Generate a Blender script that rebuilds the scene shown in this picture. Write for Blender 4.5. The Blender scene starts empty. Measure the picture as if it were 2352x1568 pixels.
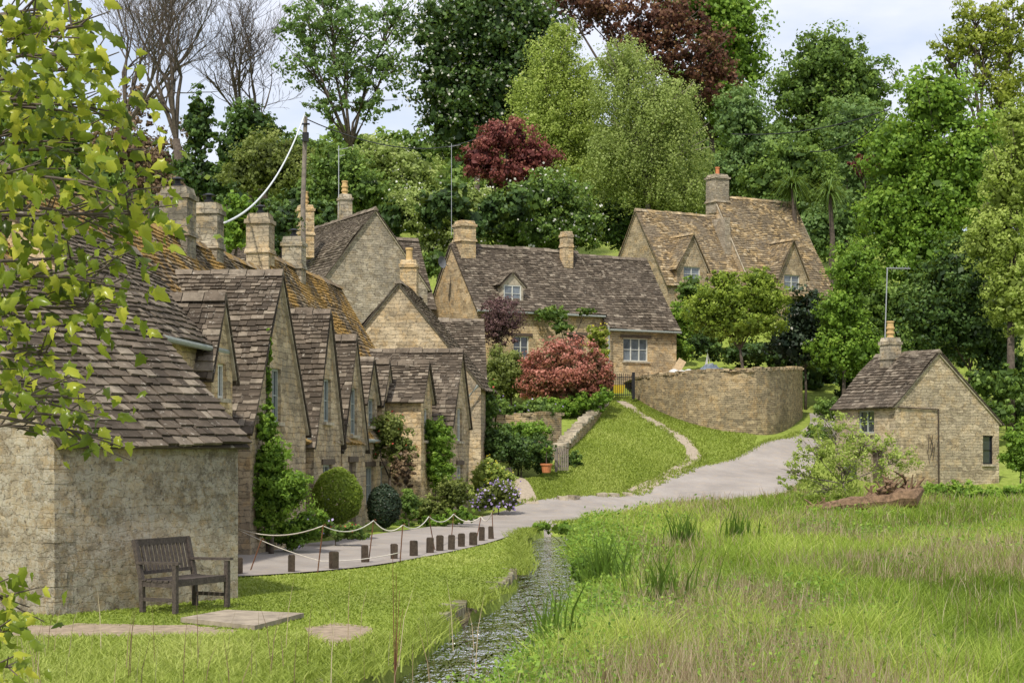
import bpy, math, random, numpy as np
from mathutils import Vector, Matrix
from mathutils.geometry import tessellate_polygon
random.seed(7); rng = np.random.default_rng(7)
SC = bpy.context.scene; COL = SC.collection
F = 4000.0; CX = 1176.0; HY = 1040.0; CH = 2.2
def at(px, py, d): return Vector(((px-CX)/F*d, d, CH-(py-HY)/F*d))
def G(px, py, z=0.0):
    d = (CH-z)*F/(py-HY); return Vector(((px-CX)/F*d, d, z))
U = random.uniform
# ------------------------------------------------------------------ materials
class NT:
    def __init__(s, name):
        s.m = bpy.data.materials.new(name); s.m.use_nodes = True; s.t = s.m.node_tree; s.t.nodes.clear()
        s.out = s.n('ShaderNodeOutputMaterial')
    def n(s, k, **kw):
        x = s.t.nodes.new(k)
        for a, b in kw.items(): setattr(x, a, b)
        return x
    def l(s, a, b): s.t.links.new(a, b)
    def noise(s, vec, scale, detail=4, rough=.6):
        x = s.n('ShaderNodeTexNoise'); x.inputs['Scale'].default_value = scale
        x.inputs['Detail'].default_value = detail; x.inputs['Roughness'].default_value = rough
        if vec is not None: s.l(vec, x.inputs['Vector'])
        return x
    def ramp(s, fac, stops):
        r = s.n('ShaderNodeValToRGB'); e = r.color_ramp.elements
        while len(e) < len(stops): e.new(.5)
        for i, (p, c) in enumerate(stops):
            e[i].position = p; e[i].color = (c[0], c[1], c[2], 1) if not isinstance(c, (int, float)) else (c, c, c, 1)
        s.l(fac, r.inputs['Fac']); return r.outputs['Color']
    def mix(s, fac, a, b, mode='MIX'):
        x = s.n('ShaderNodeMix', data_type='RGBA', blend_type=mode)
        for sock, v in ((x.inputs[0], fac), (x.inputs[6], a), (x.inputs[7], b)):
            if isinstance(v, (int, float)): sock.default_value = v
            elif isinstance(v, tuple): sock.default_value = (*v, 1)
            else: s.l(v, sock)
        return x.outputs[2]
    def bump(s, h, strength=.5, dist=.02):
        b = s.n('ShaderNodeBump'); b.inputs['Strength'].default_value = strength; b.inputs['Distance'].default_value = dist
        s.l(h, b.inputs['Height']); return b.outputs['Normal']
    def bsdf(s, col, rough=.9, normal=None, metal=0, spec=.3):
        b = s.n('ShaderNodeBsdfPrincipled')
        if isinstance(col, tuple): b.inputs['Base Color'].default_value = (*col, 1)
        else: s.l(col, b.inputs['Base Color'])
        b.inputs['Roughness'].default_value = rough; b.inputs['Metallic'].default_value = metal
        b.inputs['Specular IOR Level'].default_value = spec
        if normal is not None: s.l(normal, b.inputs['Normal'])
        s.l(b.outputs[0], s.out.inputs[0]); return b
def tcoord(s, which='Object'): return s.n('ShaderNodeTexCoord').outputs[which]
def wpos(s): return s.n('ShaderNodeNewGeometry').outputs['Position']

def stone_mat(name, c1, c2, mortar, bw=.36, rh=.14, stain=(.16,.145,.12), stain_amt=.65, dist=.11, bump=1., lich=.35, patch=False):
    s = NT(name); uv = tcoord(s, 'UV'); wp = wpos(s)
    nz = s.noise(uv, 2.6 if not patch else 3.2, 5 if patch else 4)
    sub = s.n('ShaderNodeVectorMath', operation='SUBTRACT'); s.l(nz.outputs['Color'], sub.inputs[0]); sub.inputs[1].default_value = (.5,.5,.5)
    sc = s.n('ShaderNodeVectorMath', operation='MULTIPLY'); s.l(sub.outputs[0], sc.inputs[0]); sc.inputs[1].default_value = (dist*4, dist*1.6, 0)
    ad = s.n('ShaderNodeVectorMath', operation='ADD'); s.l(uv, ad.inputs[0]); s.l(sc.outputs[0], ad.inputs[1])
    br = s.n('ShaderNodeTexBrick', offset=.37, offset_frequency=2, squash=1.5, squash_frequency=3)
    s.l(ad.outputs[0], br.inputs['Vector'])
    for k, v in (('Color1', (*c1,1)), ('Color2', (*c2,1)), ('Mortar', (*mortar,1)), ('Scale', 1.), ('Mortar Size', .010), ('Mortar Smooth', .6), ('Brick Width', bw), ('Row Height', rh)):
        br.inputs[k].default_value = v
    mp = s.n('ShaderNodeMapping'); mp.inputs['Scale'].default_value = (1/bw*1.1, 1/rh*.8, 1); s.l(ad.outputs[0], mp.inputs['Vector'])
    vo = s.n('ShaderNodeTexVoronoi', voronoi_dimensions='2D'); vo.inputs['Scale'].default_value = 1; s.l(mp.outputs[0], vo.inputs['Vector'])
    sep = s.n('ShaderNodeSeparateColor'); s.l(vo.outputs['Color'], sep.inputs[0])
    big = s.noise(wp, .55, 5, .65); fine = s.noise(wp, 9, 5, .7); mid = s.noise(wp, 2.3, 5, .75)
    col = s.mix(s.ramp(sep.outputs[0], [(.5, .0), (.95, .85)]), br.outputs['Color'], (c2[0]*.5, c2[1]*.48, c2[2]*.47))
    col = s.mix(s.ramp(sep.outputs[1], [(.55, .0), (1., .8)]), col, (min(1,c1[0]*1.45), c1[1]*1.43, c1[2]*1.4))
    col = s.mix(s.ramp(fine.outputs[0], [(.3, .0), (.75, .5)]), col, (c1[0]*1.3, c1[1]*1.25, c1[2]*1.15))
    col = s.mix(s.ramp(big.outputs[0], [(.42, 0.), (.66, stain_amt)]), col, stain)
    col = s.mix(s.ramp(mid.outputs[0], [(.50, 0.), (.60, lich)]), col, (c1[0]*1.35, c1[1]*1.08, c1[2]*.68))
    if patch:
        p1 = s.noise(wp, 5., 7, .82); p2 = s.noise(wp, 12, 6, .8)
        col = s.mix(s.ramp(p1.outputs[0], [(.46, 0.), (.56, .7)]), col, (.45,.41,.335))
        col = s.mix(s.ramp(p2.outputs[0], [(.54, 0.), (.61, .6)]), col, (.34,.245,.125))
    dk = s.noise(wp, 12 if not patch else 17, 6, .82)
    col = s.mix(s.ramp(dk.outputs[0], [(.35, .9), (.47, 0.)]), col, (.07,.06,.047))
    inv = s.ramp(br.outputs['Fac'], [(0, 1.), (1, 0.)])
    h = s.mix(.5 if not patch else .7, inv, fine.outputs[0]); h = s.mix(.3, h, sep.outputs[0])
    if patch: h = s.mix(.45, h, p1.outputs[0])
    s.bsdf(col, .95, s.bump(h, bump, .06), spec=.15); return s.m
def tile_mat(name, stops, lichen=(.47,.43,.36), lich_amt=.75, moss=(.25,.19,.07), moss_amt=.0, mt=(.38,.54)):
    s = NT(name); a = s.n('ShaderNodeAttribute', attribute_name='tint'); wp = wpos(s)
    col = s.ramp(a.outputs['Fac'], stops)
    n1 = s.noise(wp, 9, 6, .8); n2 = s.noise(wp, .9, 6, .78); n3 = s.noise(wp, 3.5, 4, .7)
    col = s.mix(s.ramp(n3.outputs[0], [(.38, .55), (.6, 0.)]), col, (.045,.037,.028))
    if moss_amt:
        m2 = s.mix(s.ramp(n1.outputs[0], [(.35, .0), (.6, 1.)]), (moss[0]*.45, moss[1]*.45, moss[2]*.45), moss)
        col = s.mix(s.ramp(n2.outputs[0], [(mt[0], 0.), (mt[1], moss_amt)]), col, m2)
    col = s.mix(s.ramp(n1.outputs[0], [(.59, 0.), (.65, lich_amt)]), col, lichen)
    s.bsdf(col, .92, s.bump(n1.outputs[0], .6, .03), spec=.12); return s.m
def leaf_mat(name, dark, mid, light, trans=.42, rough=.5):
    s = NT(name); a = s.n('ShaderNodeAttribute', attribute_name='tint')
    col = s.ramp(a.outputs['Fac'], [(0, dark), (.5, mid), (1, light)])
    d = s.n('ShaderNodeBsdfPrincipled'); s.l(col, d.inputs['Base Color']); d.inputs['Roughness'].default_value = rough; d.inputs['Specular IOR Level'].default_value = .25
    t = s.n('ShaderNodeBsdfTranslucent'); c2 = s.mix(.3, col, (.40,.48,.04), 'MIX') if mid[1] > mid[0] else col
    s.l(c2, t.inputs['Color']); m = s.n('ShaderNodeMixShader'); m.inputs[0].default_value = trans
    s.l(d.outputs[0], m.inputs[1]); s.l(t.outputs[0], m.inputs[2]); s.l(m.outputs[0], s.out.inputs[0]); return s.m
def plain(name, col, rough=.7, metal=0, var=.35, scale=12, bump=.2, spec=.3):
    s = NT(name); wp = wpos(s); n = s.noise(wp, scale, 5, .7)
    c = s.mix(s.ramp(n.outputs[0], [(.3, 0.), (.7, 1.)]), tuple(x*(1-var) for x in col), tuple(min(1, x*(1+var)) for x in col))
    s.bsdf(c, rough, s.bump(n.outputs[0], bump, .01), metal, spec); return s.m

M = {}
M['stone'] = stone_mat('limestone', (.47,.385,.265), (.36,.28,.175), (.20,.165,.12))
M['stone_grey'] = stone_mat('grey_limestone', (.41,.36,.28), (.30,.255,.19), (.14,.12,.10), bw=.3, rh=.11, stain_amt=.6, lich=.2)
M['stone_cream'] = stone_mat('cream_limestone', (.47,.395,.285), (.37,.30,.205), (.20,.165,.12), bw=.3, rh=.115, stain=(.22,.195,.15), stain_amt=.5, lich=.25)
M['stone_warm'] = stone_mat('warm_limestone', (.53,.42,.265), (.41,.31,.18), (.24,.185,.125), bw=.34, rh=.13, stain_amt=.4, lich=.4)
M['drystone'] = stone_mat('drystone', (.45,.36,.225), (.26,.21,.14), (.035,.03,.022), bw=.34, rh=.085, stain=(.15,.135,.09), stain_amt=.5, dist=.07, lich=.3)
M['rubble'] = stone_mat('weathered_rubble', (.37,.315,.23), (.27,.22,.155), (.205,.17,.12), bw=.24, rh=.12, stain=(.15,.13,.10), stain_amt=.75, dist=.16, lich=.3, patch=True)
M['chim'] = stone_mat('chimney_stone', (.41,.365,.285), (.27,.235,.175), (.12,.105,.085), bw=.34, rh=.16, stain=(.085,.08,.065), stain_amt=.8, lich=.35)
M['coping'] = plain('coping_stone', (.38,.33,.245), .9, var=.5, scale=5, bump=.6)
M['edging'] = plain('mossy_edging_stone', (.20,.18,.115), .95, var=.65, scale=4, bump=.8)
DK = [(0, (.068,.054,.041)), (.45, (.135,.107,.080)), (.8, (.20,.162,.122)), (1, (.31,.262,.20))]
OC = [(0, (.14,.105,.065)), (.4, (.32,.23,.12)), (.75, (.50,.36,.185)), (1, (.61,.50,.33))]
MR = [(0, (.080,.062,.044)), (.45, (.17,.13,.088)), (.8, (.27,.205,.135)), (1, (.41,.34,.24))]
M['roof'] = tile_mat('dark_stone_tiles', DK)
M['roof_moss'] = tile_mat('mossy_stone_tiles', MR, moss=(.48,.29,.08), moss_amt=.85, mt=(.45,.56))
M['roof_ochre'] = tile_mat('ochre_stone_tiles', OC, moss=(.22,.18,.13), moss_amt=.8, mt=(.45,.59))
M['frame'] = plain('window_frame_paint', (.60,.60,.54), .6, var=.1)
M['frame_grey'] = plain('grey_frame_paint', (.33,.36,.33), .6, var=.12)
M['pane'] = plain('window_pane', (.035,.042,.05), .08, var=.3, scale=3, bump=.03, spec=.8)
M['curtain'] = plain('pane_light', (.14,.16,.18), .1, var=.5, scale=2.5, bump=.03, spec=.8)
M['timber'] = plain('old_timber', (.10,.075,.055), .85, var=.45, scale=16, bump=.5)
M['bench'] = plain('bench_timber', (.075,.060,.050), .75, var=.55, scale=24, bump=.4)
M['post'] = plain('post_timber', (.065,.048,.034), .9, var=.5, scale=20, bump=.5)
M['dark'] = plain('dark_metal', (.02,.02,.022), .5, .3)
M['pipe'] = plain('pipe_paint', (.27,.29,.26), .6, var=.15)
M['rust'] = plain('rusty_rod', (.16,.07,.035), .85, .2)
M['rope'] = plain('rope', (.62,.58,.50), .9, var=.1)
M['cable'] = plain('cable_sleeve', (.60,.62,.62), .7, var=.08)
M['terracotta'] = plain('terracotta', (.50,.19,.08), .85, var=.2)
M['potyellow'] = plain('buff_clay', (.50,.34,.15), .85, var=.2)
M['alu'] = plain('aerial_metal', (.42,.43,.45), .45, .6, var=.1)
M['bark'] = plain('bark', (.095,.075,.058), .95, var=.5, scale=6, bump=.8)
M['bark_pale'] = plain('pale_bark', (.20,.17,.14), .95, var=.4, scale=6, bump=.6)
M['deadwood'] = plain('dead_wood', (.18,.115,.07), .95, var=.7, scale=9, bump=1.)
M['slab'] = plain('concrete_slab', (.30,.25,.185), .9, var=.4, scale=4, bump=.4)
M['dirt'] = plain('bare_earth', (.29,.225,.155), .98, var=.4, scale=6, bump=.5)
M['gravel'] = plain('pale_gravel', (.35,.29,.215), .98, var=.3, scale=9, bump=.5)
M['tarp'] = plain('tarpaulin', (.11,.135,.17), .4, var=.6, scale=2, bump=.3)
M['white'] = plain('white_sack', (.55,.55,.52), .7, var=.2)
M['board'] = plain('sawn_board', (.45,.33,.19), .8, var=.3)
M['yellow'] = plain('yellow_plastic', (.65,.48,.04), .5, var=.1)
M['dish'] = plain('dish_grey', (.12,.125,.13), .6, var=.2)
def lm(k, *a, **b): M[k] = leaf_mat(k, *a, **b)
lm('lf_near', (.035,.06,.010), (.22,.29,.032), (.62,.60,.08), trans=.5, rough=.25)
lm('lf_mid', (.030,.062,.015), (.138,.23,.048), (.30,.43,.09))
lm('lf_bright', (.05,.10,.015), (.19,.335,.042), (.38,.54,.085), trans=.48)
lm('lf_yellow', (.07,.10,.015), (.28,.34,.045), (.50,.54,.10), trans=.48)
lm('lf_fresh', (.055,.09,.014), (.24,.335,.042), (.46,.55,.09), trans=.48)
lm('lf_birch', (.15,.20,.04), (.37,.47,.10), (.58,.66,.19), trans=.5)
lm('lf_birch2', (.15,.195,.055), (.345,.435,.125), (.55,.62,.22), trans=.5)
lm('lf_blue', (.055,.10,.036), (.175,.29,.088), (.33,.46,.16), trans=.46)
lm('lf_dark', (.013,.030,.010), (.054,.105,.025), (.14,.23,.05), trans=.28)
lm('lf_vdark', (.006,.014,.008), (.026,.046,.024), (.09,.12,.07), trans=.1, rough=.4)
lm('lf_olive', (.05,.065,.02), (.18,.225,.055), (.34,.38,.11))
lm('lf_copper', (.040,.018,.012), (.155,.066,.044), (.32,.20,.085), trans=.4)
lm('lf_maple', (.06,.018,.018), (.24,.070,.060), (.44,.19,.13), trans=.4)
lm('lf_photinia', (.05,.085,.02), (.37,.13,.09), (.72,.34,.26), trans=.3)
lm('lf_brown', (.05,.032,.022), (.17,.11,.065), (.30,.22,.12), trans=.2)
lm('lf_purple', (.035,.018,.022), (.13,.07,.07), (.23,.14,.12), trans=.2)
lm('fl_white', (.38,.38,.32), (.60,.60,.52), (.80,.79,.70), trans=.3)
lm('fl_lilac', (.22,.15,.38), (.42,.33,.62), (.65,.55,.80), trans=.3)
lm('fl_red', (.35,.02,.02), (.55,.05,.04), (.7,.15,.10), trans=.3)
lm('fl_yellow', (.45,.36,.02), (.65,.55,.05), (.8,.72,.2), trans=.3)
lm('grass', (.10,.16,.02), (.285,.40,.055), (.54,.61,.14), trans=.48)
lm('grass_lawn', (.14,.19,.027), (.30,.375,.062), (.47,.52,.14), trans=.38)
lm('grass_dry', (.18,.115,.07), (.37,.275,.165), (.56,.47,.31), trans=.3)
# ------------------------------------------------------------------ builders
ORG = {}
def finish(o, parent, origin):
    COL.objects.link(o)
    if parent is not None: o.parent = parent; ORG[o.name] = ORG[parent.name]
    else: o.location = origin; ORG[o.name] = Vector(origin)
    return o
def tag(o, label, cat=None, group=None, kind=None):
    if label: o['label'] = label
    if cat: o['category'] = cat
    if group: o['group'] = group
    if kind: o['kind'] = kind
    return o
def thing(name, label, cat, loc, group=None):
    o = bpy.data.objects.new(name, None); COL.objects.link(o); o.location = loc; o.empty_display_size = .2
    ORG[o.name] = Vector(loc); return tag(o, label, cat, group)
class MB:
    def __init__(s): s.v = []; s.f = []; s.t = []
    def poly(s, pts, t=.5):
        i = len(s.v); s.v += [tuple(p) for p in pts]; s.f.append(tuple(range(i, i+len(pts)))); s.t.append(t)
    def add(s, vs, fs, t=.5):
        i = len(s.v); s.v += [tuple(p) for p in vs]
        for f in fs: s.f.append(tuple(i+k for k in f)); s.t.append(t)
    def box(s, c, sz, rz=0, t=.5, taper=1., jit=0):
        vs = []; ca, sa = math.cos(rz), math.sin(rz)
        for dz in (-.5, .5):
            k = taper if dz > 0 else 1
            for dx, dy in ((-.5,-.5), (.5,-.5), (.5,.5), (-.5,.5)):
                x = dx*sz[0]*k+U(-jit, jit); y = dy*sz[1]*k+U(-jit, jit)
                vs.append((c[0]+x*ca-y*sa, c[1]+x*sa+y*ca, c[2]+dz*sz[2]+U(-jit, jit)))
        s.add(vs, [(3,2,1,0), (4,5,6,7), (0,1,5,4), (1,2,6,5), (2,3,7,6), (3,0,4,7)], t)
    def beam(s, a, b, w, h, t=.5, up=(0,0,1)):
        a = Vector(a); b = Vector(b); d = (b-a).normalized(); up = Vector(up)
        if abs(d.dot(up)) > .98: up = Vector((0,1,0)) if abs(d.y) < .9 else Vector((1,0,0))
        x = d.cross(up).normalized(); y = x.cross(d).normalized(); vs = []
        for p in (a, b):
            for dx, dy in ((-.5,-.5), (.5,-.5), (.5,.5), (-.5,.5)): vs.append(p+x*dx*w+y*dy*h)
        s.add(vs, [(3,2,1,0), (4,5,6,7), (0,1,5,4), (1,2,6,5), (2,3,7,6), (3,0,4,7)], t)
    def tube(s, pts, rad, n=6, t=.5):
        pts = [Vector(p) for p in pts]
        if not isinstance(rad, (list, tuple)): rad = [rad]*len(pts)
        vs = []; fs = []
        for i, p in enumerate(pts):
            d = (pts[min(i+1, len(pts)-1)]-pts[max(i-1, 0)])
            d = d.normalized() if d.length > 1e-6 else Vector((0,0,1))
            u = Vector((0,0,1)) if abs(d.z) < .9 else Vector((1,0,0))
            x = d.cross(u).normalized(); y = x.cross(d)
            for k in range(n):
                a = 2*math.pi*k/n; vs.append(p+(x*math.cos(a)+y*math.sin(a))*rad[i])
        for i in range(len(pts)-1):
            for k in range(n): fs.append((i*n+k, i*n+(k+1) % n, (i+1)*n+(k+1) % n, (i+1)*n+k))
        fs.append(tuple(range(n))[::-1]); fs.append(tuple((len(pts)-1)*n+k for k in range(n)))
        s.add(vs, fs, t)
    def lathe(s, c, prof, n=12, t=.5):
        vs = []; fs = []
        for r, z in prof:
            for k in range(n):
                a = 2*math.pi*k/n; vs.append((c[0]+r*math.cos(a), c[1]+r*math.sin(a), c[2]+z))
        for i in range(len(prof)-1):
            for k in range(n): fs.append((i*n+k, i*n+(k+1) % n, (i+1)*n+(k+1) % n, (i+1)*n+k))
        fs.append(tuple(range(n))[::-1]); fs.append(tuple((len(prof)-1)*n+k for k in range(n)))
        s.add(vs, fs, t)
    def build(s, name, mat, parent=None, origin=None, smooth=False):
        V = np.array(s.v, dtype=float)
        if parent is not None: o3 = ORG[parent.name]
        elif origin is not None: o3 = Vector(origin)
        else: o3 = Vector((V[:,0].mean(), V[:,1].mean(), V[:,2].min()))
        V = V-np.array(o3)
        me = bpy.data.meshes.new(name); me.from_pydata(V.tolist(), [], s.f)
        a = me.attributes.new('tint', 'FLOAT', 'FACE'); a.data.foreach_set('value', np.array(s.t, dtype=np.float32))
        uvl = me.uv_layers.new(name='UVMap'); nl = len(me.loops)
        vi = np.empty(nl, dtype=np.int32); me.loops.foreach_get('vertex_index', vi)
        nf = len(me.polygons); nn = np.empty(nf*3); me.polygons.foreach_get('normal', nn); nn = nn.reshape(-1, 3)
        lt = np.empty(nf, dtype=np.int32); me.polygons.foreach_get('loop_total', lt)
        fn = np.repeat(nn, lt, axis=0); P = V[vi]+np.array(o3)
        hz = np.hypot(fn[:,0], fn[:,1]); flat = hz < .35; hz[hz == 0] = 1
        tx = -fn[:,1]/hz; ty = fn[:,0]/hz
        u = np.where(flat, P[:,0], P[:,0]*tx+P[:,1]*ty); v = np.where(flat, P[:,1], P[:,2])
        uvl.data.foreach_set('uv', np.stack([u, v], 1).ravel())
        if smooth: me.polygons.foreach_set('use_smooth', [True]*nf)
        me.materials.append(mat); ob = bpy.data.objects.new(name, me)
        return finish(ob, parent, o3)
def np_mesh(name, V, sizes, idx, tint, mat, parent=None, origin=(0,0,0)):
    o3 = ORG[parent.name] if parent is not None else Vector(origin)
    V = V-np.array(o3)
    me = bpy.data.meshes.new(name); me.vertices.add(len(V)); me.vertices.foreach_set('co', V.astype(np.float32).ravel())
    me.loops.add(len(idx)); me.loops.foreach_set('vertex_index', idx.astype(np.int32))
    me.polygons.add(len(sizes)); st = np.concatenate([[0], np.cumsum(sizes)[:-1]])
    me.polygons.foreach_set('loop_start', st.astype(np.int32))
    me.update(calc_edges=True)
    a = me.attributes.new('tint', 'FLOAT', 'FACE'); a.data.foreach_set('value', tint.astype(np.float32))
    me.materials.append(mat); ob = bpy.data.objects.new(name, me); return finish(ob, parent, o3)
def norm(a): return a/np.maximum(np.linalg.norm(a, axis=1, keepdims=True), 1e-9)
def leaf_arrays(lobes, leaf, dens, droop=0.):
    P=[]; N=[]; S=[]; T=[]
    for c, r in lobes:
        c = np.array(c); r = np.array(r)
        n = int(dens*math.pi*r[0]*r[2]*8.2/(leaf*leaf*.55)); n = max(60, min(n, 40000))
        nc = max(12, min(n//32, int(80+r.min()*30)))
        if dens >= 1.5:      # clipped bush: leaves in a thin shell
            out = norm(rng.normal(size=(n, 3))); bmp = 1+.035*np.sin(out[:,0]*7+1)+.03*np.sin(out[:,2]*9+out[:,1]*5)
            p = c+out*r*(.97*bmp*rng.uniform(.86, 1.0, n))[:,None]
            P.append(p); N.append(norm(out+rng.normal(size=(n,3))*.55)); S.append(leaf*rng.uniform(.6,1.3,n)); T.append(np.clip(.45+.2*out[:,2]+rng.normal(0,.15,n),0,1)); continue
        d = norm(rng.normal(size=(nc, 3))); rr = rng.random(nc)**.45*.96
        cc = c+d*rr[:,None]*r; cr = .24*r.min()*rng.uniform(.4, 1.6, nc); ct = rng.normal(0, .13, nc)
        k = rng.integers(0, nc, n); dd = norm(rng.normal(size=(n, 3)))
        p = cc[k]+dd*(cr[k]*rng.uniform(.25, 1.3, n))[:,None]*np.array([1,1,.75])
        if droop: p[:,2] -= droop*rng.random(n)*cr[k]*2
        out = norm((p-c)/r)
        nn = norm(dd*.65+out*.6+rng.normal(size=(n, 3))*.6)
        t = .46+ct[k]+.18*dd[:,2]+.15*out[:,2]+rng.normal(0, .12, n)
        P.append(p); N.append(nn); S.append(leaf*rng.uniform(.55, 1.35, n)); T.append(np.clip(t, 0, 1))
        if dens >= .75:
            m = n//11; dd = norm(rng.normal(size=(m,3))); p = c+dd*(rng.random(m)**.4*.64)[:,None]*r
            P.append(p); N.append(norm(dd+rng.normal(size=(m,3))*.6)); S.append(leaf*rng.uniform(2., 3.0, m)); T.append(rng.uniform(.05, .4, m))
    return np.concatenate(P), np.concatenate(N), np.concatenate(S), np.concatenate(T)
def leaf_mesh(name, P, N, S, T, mat, parent, aspect=.75):
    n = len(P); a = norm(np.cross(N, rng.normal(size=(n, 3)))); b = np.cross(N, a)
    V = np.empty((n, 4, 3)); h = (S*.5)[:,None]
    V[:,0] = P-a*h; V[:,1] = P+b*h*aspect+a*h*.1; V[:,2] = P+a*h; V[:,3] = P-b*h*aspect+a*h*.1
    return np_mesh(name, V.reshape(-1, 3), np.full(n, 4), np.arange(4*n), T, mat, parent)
def blades(name, P, h, w, lean, T, mat, parent=None, label=None, cat=None):
    n = len(P); ang = rng.uniform(0, 2*math.pi, n); dirx = np.stack([np.cos(ang), np.sin(ang), np.zeros(n)], 1)
    la = rng.uniform(0, 2*math.pi, n); ld = np.stack([np.cos(la), np.sin(la), np.zeros(n)], 1)*(lean*h)[:,None]
    V = np.empty((n, 5, 3)); z = np.zeros((n, 3)); z[:,2] = h
    V[:,0] = P-dirx*w[:,None]*.5; V[:,1] = P+dirx*w[:,None]*.5
    V[:,2] = P+z*.55+ld*.3+dirx*w[:,None]*.4; V[:,3] = P+z*.55+ld*.3-dirx*w[:,None]*.4; V[:,4] = P+z+ld
    base = np.arange(n)[:,None]*5; idx = (base+np.array([0,1,2,3,3,2,4])).ravel()
    return np_mesh(name, V.reshape(-1, 3), np.tile([4,3], n), idx, np.repeat(T, 2), mat, parent)
# ------------------------------------------------------------------ terrain
CP = [(-60,0,0),(-20,0,0),(0,0,0),(20,0,0),(60,0,.3),(-25,20,.3),(-8,20,0),(0,20,0),(10,20,0),(30,20,.2),(60,20,1),
(-30,40,2),(-12,40,.4),(-5,32,0),(-5,40,0),(-1,36,0),(4,40,0),(15,40,0),(35,40,.6),(70,40,3),(-3,52,.12),(2,52,-.02),(12,52,.1),(25,52,.3),
(-14,60,1.6),(-2,60,.3),(2,60.5,.33),(6,60,.25),(12,60,.4),(20,60,.5),(35,60,1.2),(.1,64,1.2),(4.3,65,.57),(9,66,.8),(15,68,.85),(21,70,.95),
(2.2,70,2.2),(7,72,2.0),(-3,68,.7),(5.7,78,3.37),(9.6,73.5,1.95),(12.4,79,2.9),(14.5,85,3.6),(5.1,84,4.7),(8,84,4.2),(11,76.5,2.7),(16.5,88,3.9),
(20,80,2.4),(26,76,2.2),(35,80,4),(0,80,4),(-6,80,3.5),(-15,75,4),(-30,70,6),(-60,60,8),(3,90,5.9),(-10,95,6.5),(-30,95,10),(24,95,6),(40,95,9),(8,95,6.2),
(5,103,8.5),(14,106,10),(26,108,10.5),(-10,108,9.5),(-60,125,16),(-20,125,14),(0,125,14),(20,125,15),(45,125,16),(80,120,16),
(-80,160,23),(-30,160,22),(0,160,22),(40,160,22),(90,160,22),(-150,240,32),(0,240,31),(150,240,32),(-300,450,42),(0,450,42),(300,450,42),(-450,800,50),(0,800,50),(450,800,50),(-300,60,30),(300,60,20),(-300,0,20),(300,0,10)]
C = np.array(CP, float); S0 = 50.
def phi(r): return np.where(r > 1e-9, r*r*np.log(np.maximum(r, 1e-9)), 0)
n_ = len(C); XY = C[:,:2]/S0; K = phi(np.linalg.norm(XY[:,None]-XY[None], axis=2))+np.eye(n_)*1e-4
Pm = np.hstack([np.ones((n_,1)), XY]); A_ = np.block([[K, Pm], [Pm.T, np.zeros((3,3))]])
Wt = np.linalg.solve(A_, np.concatenate([C[:,2], np.zeros(3)]))
STR = np.array([(2,-4.2,.75),(8,-3.0,.75),(14,-1.6,.72),(18,-.85,.68),(20.4,-.5,.64),(23,-.30,.62),(26,.0,.64),(28.5,.40,.60),(31.7,.66,.56),(36,.74,.52),(42,.66,.48),(47,.72,.48),(50,.98,.5),(54.5,1.7,.5)])
def gz_base(x, y):
    q = np.stack([x, y], 1)/S0
    out = np.empty(len(x))
    for i in range(0, len(x), 20000):
        qq = q[i:i+20000]; out[i:i+20000] = phi(np.linalg.norm(qq[:,None]-XY[None], axis=2))@Wt[:n_]+Wt[n_]+qq@Wt[n_+1:]
    return out
def sdist(x, y):
    cx = np.interp(y, STR[:,0], STR[:,1]); hw = np.interp(y, STR[:,0], STR[:,2]); return x-cx, hw
def gzn(x, y):
    x = np.asarray(x, float); y = np.asarray(y, float); z = gz_base(x, y)
    dx, hw = sdist(x, y); inside = (y < 54.5)
    l = np.clip((dx+hw+.12)/.14, 0, 1); r = np.clip((hw+.6-dx)/.6, 0, 1); carve = np.minimum(l, r); carve = carve*carve*(3-2*carve)
    end = np.clip((54.2-y)/.8, 0, 1)
    return np.where(inside, z-.85*carve*end, z)
def gz(x, y): return float(gzn([x], [y])[0])
xs = np.concatenate([np.linspace(-450,-80,14), np.linspace(-70,-14,24), np.linspace(-13,-4.5,20), np.arange(-4.3,3.5,.14), np.linspace(3.7,26,50), np.linspace(27.5,75,26), np.linspace(85,450,14)])
ys = np.concatenate([np.linspace(-10,6,6), np.arange(7,60,.5), np.arange(60,110,.9), np.linspace(111,200,34), np.linspace(215,900,18)])
gx, gy = np.meshgrid(xs, ys); zz = gzn(gx.ravel(), gy.ravel())
V = np.stack([gx.ravel(), gy.ravel(), zz], 1); nx, ny = len(xs), len(ys)
ii = (np.arange(ny-1)[:,None]*nx+np.arange(nx-1)[None]).ravel()
idx = np.stack([ii, ii+1, ii+nx+1, ii+nx], 1).ravel()
s = NT('ground_turf'); wp = wpos(s); a = s.noise(wp, .35, 5, .6); b = s.noise(wp, 3.5, 6, .7); c = s.noise(wp, 18, 4, .7)
col = s.ramp(b.outputs[0], [(.3, (.14,.185,.03)), (.5, (.23,.30,.05)), (.7, (.33,.39,.09))])
col = s.mix(s.ramp(a.outputs[0], [(.45, 0.), (.7, .5)]), col, (.25,.25,.08))
col = s.mix(s.ramp(c.outputs[0], [(.35, .5), (.5, 0.)]), col, (.08,.095,.022))
s.bsdf(col, .95, s.bump(c.outputs[0], .6, .04), spec=.1); M['turf'] = s.m
ground = np_mesh('ground', V, np.full(len(ii), 4), idx, np.full(len(ii), .5), M['turf']); ground['kind'] = 'structure'
ground.data.polygons.foreach_set('use_smooth', [True]*len(ii))
def resample(pts, n):
    pts = np.array(pts, float); d = np.concatenate([[0], np.cumsum(np.linalg.norm(np.diff(pts[:,:2], axis=0), axis=1))])
    t = np.linspace(0, d[-1], n); return np.stack([np.interp(t, d, pts[:,k]) for k in range(pts.shape[1])], 1)
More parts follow.
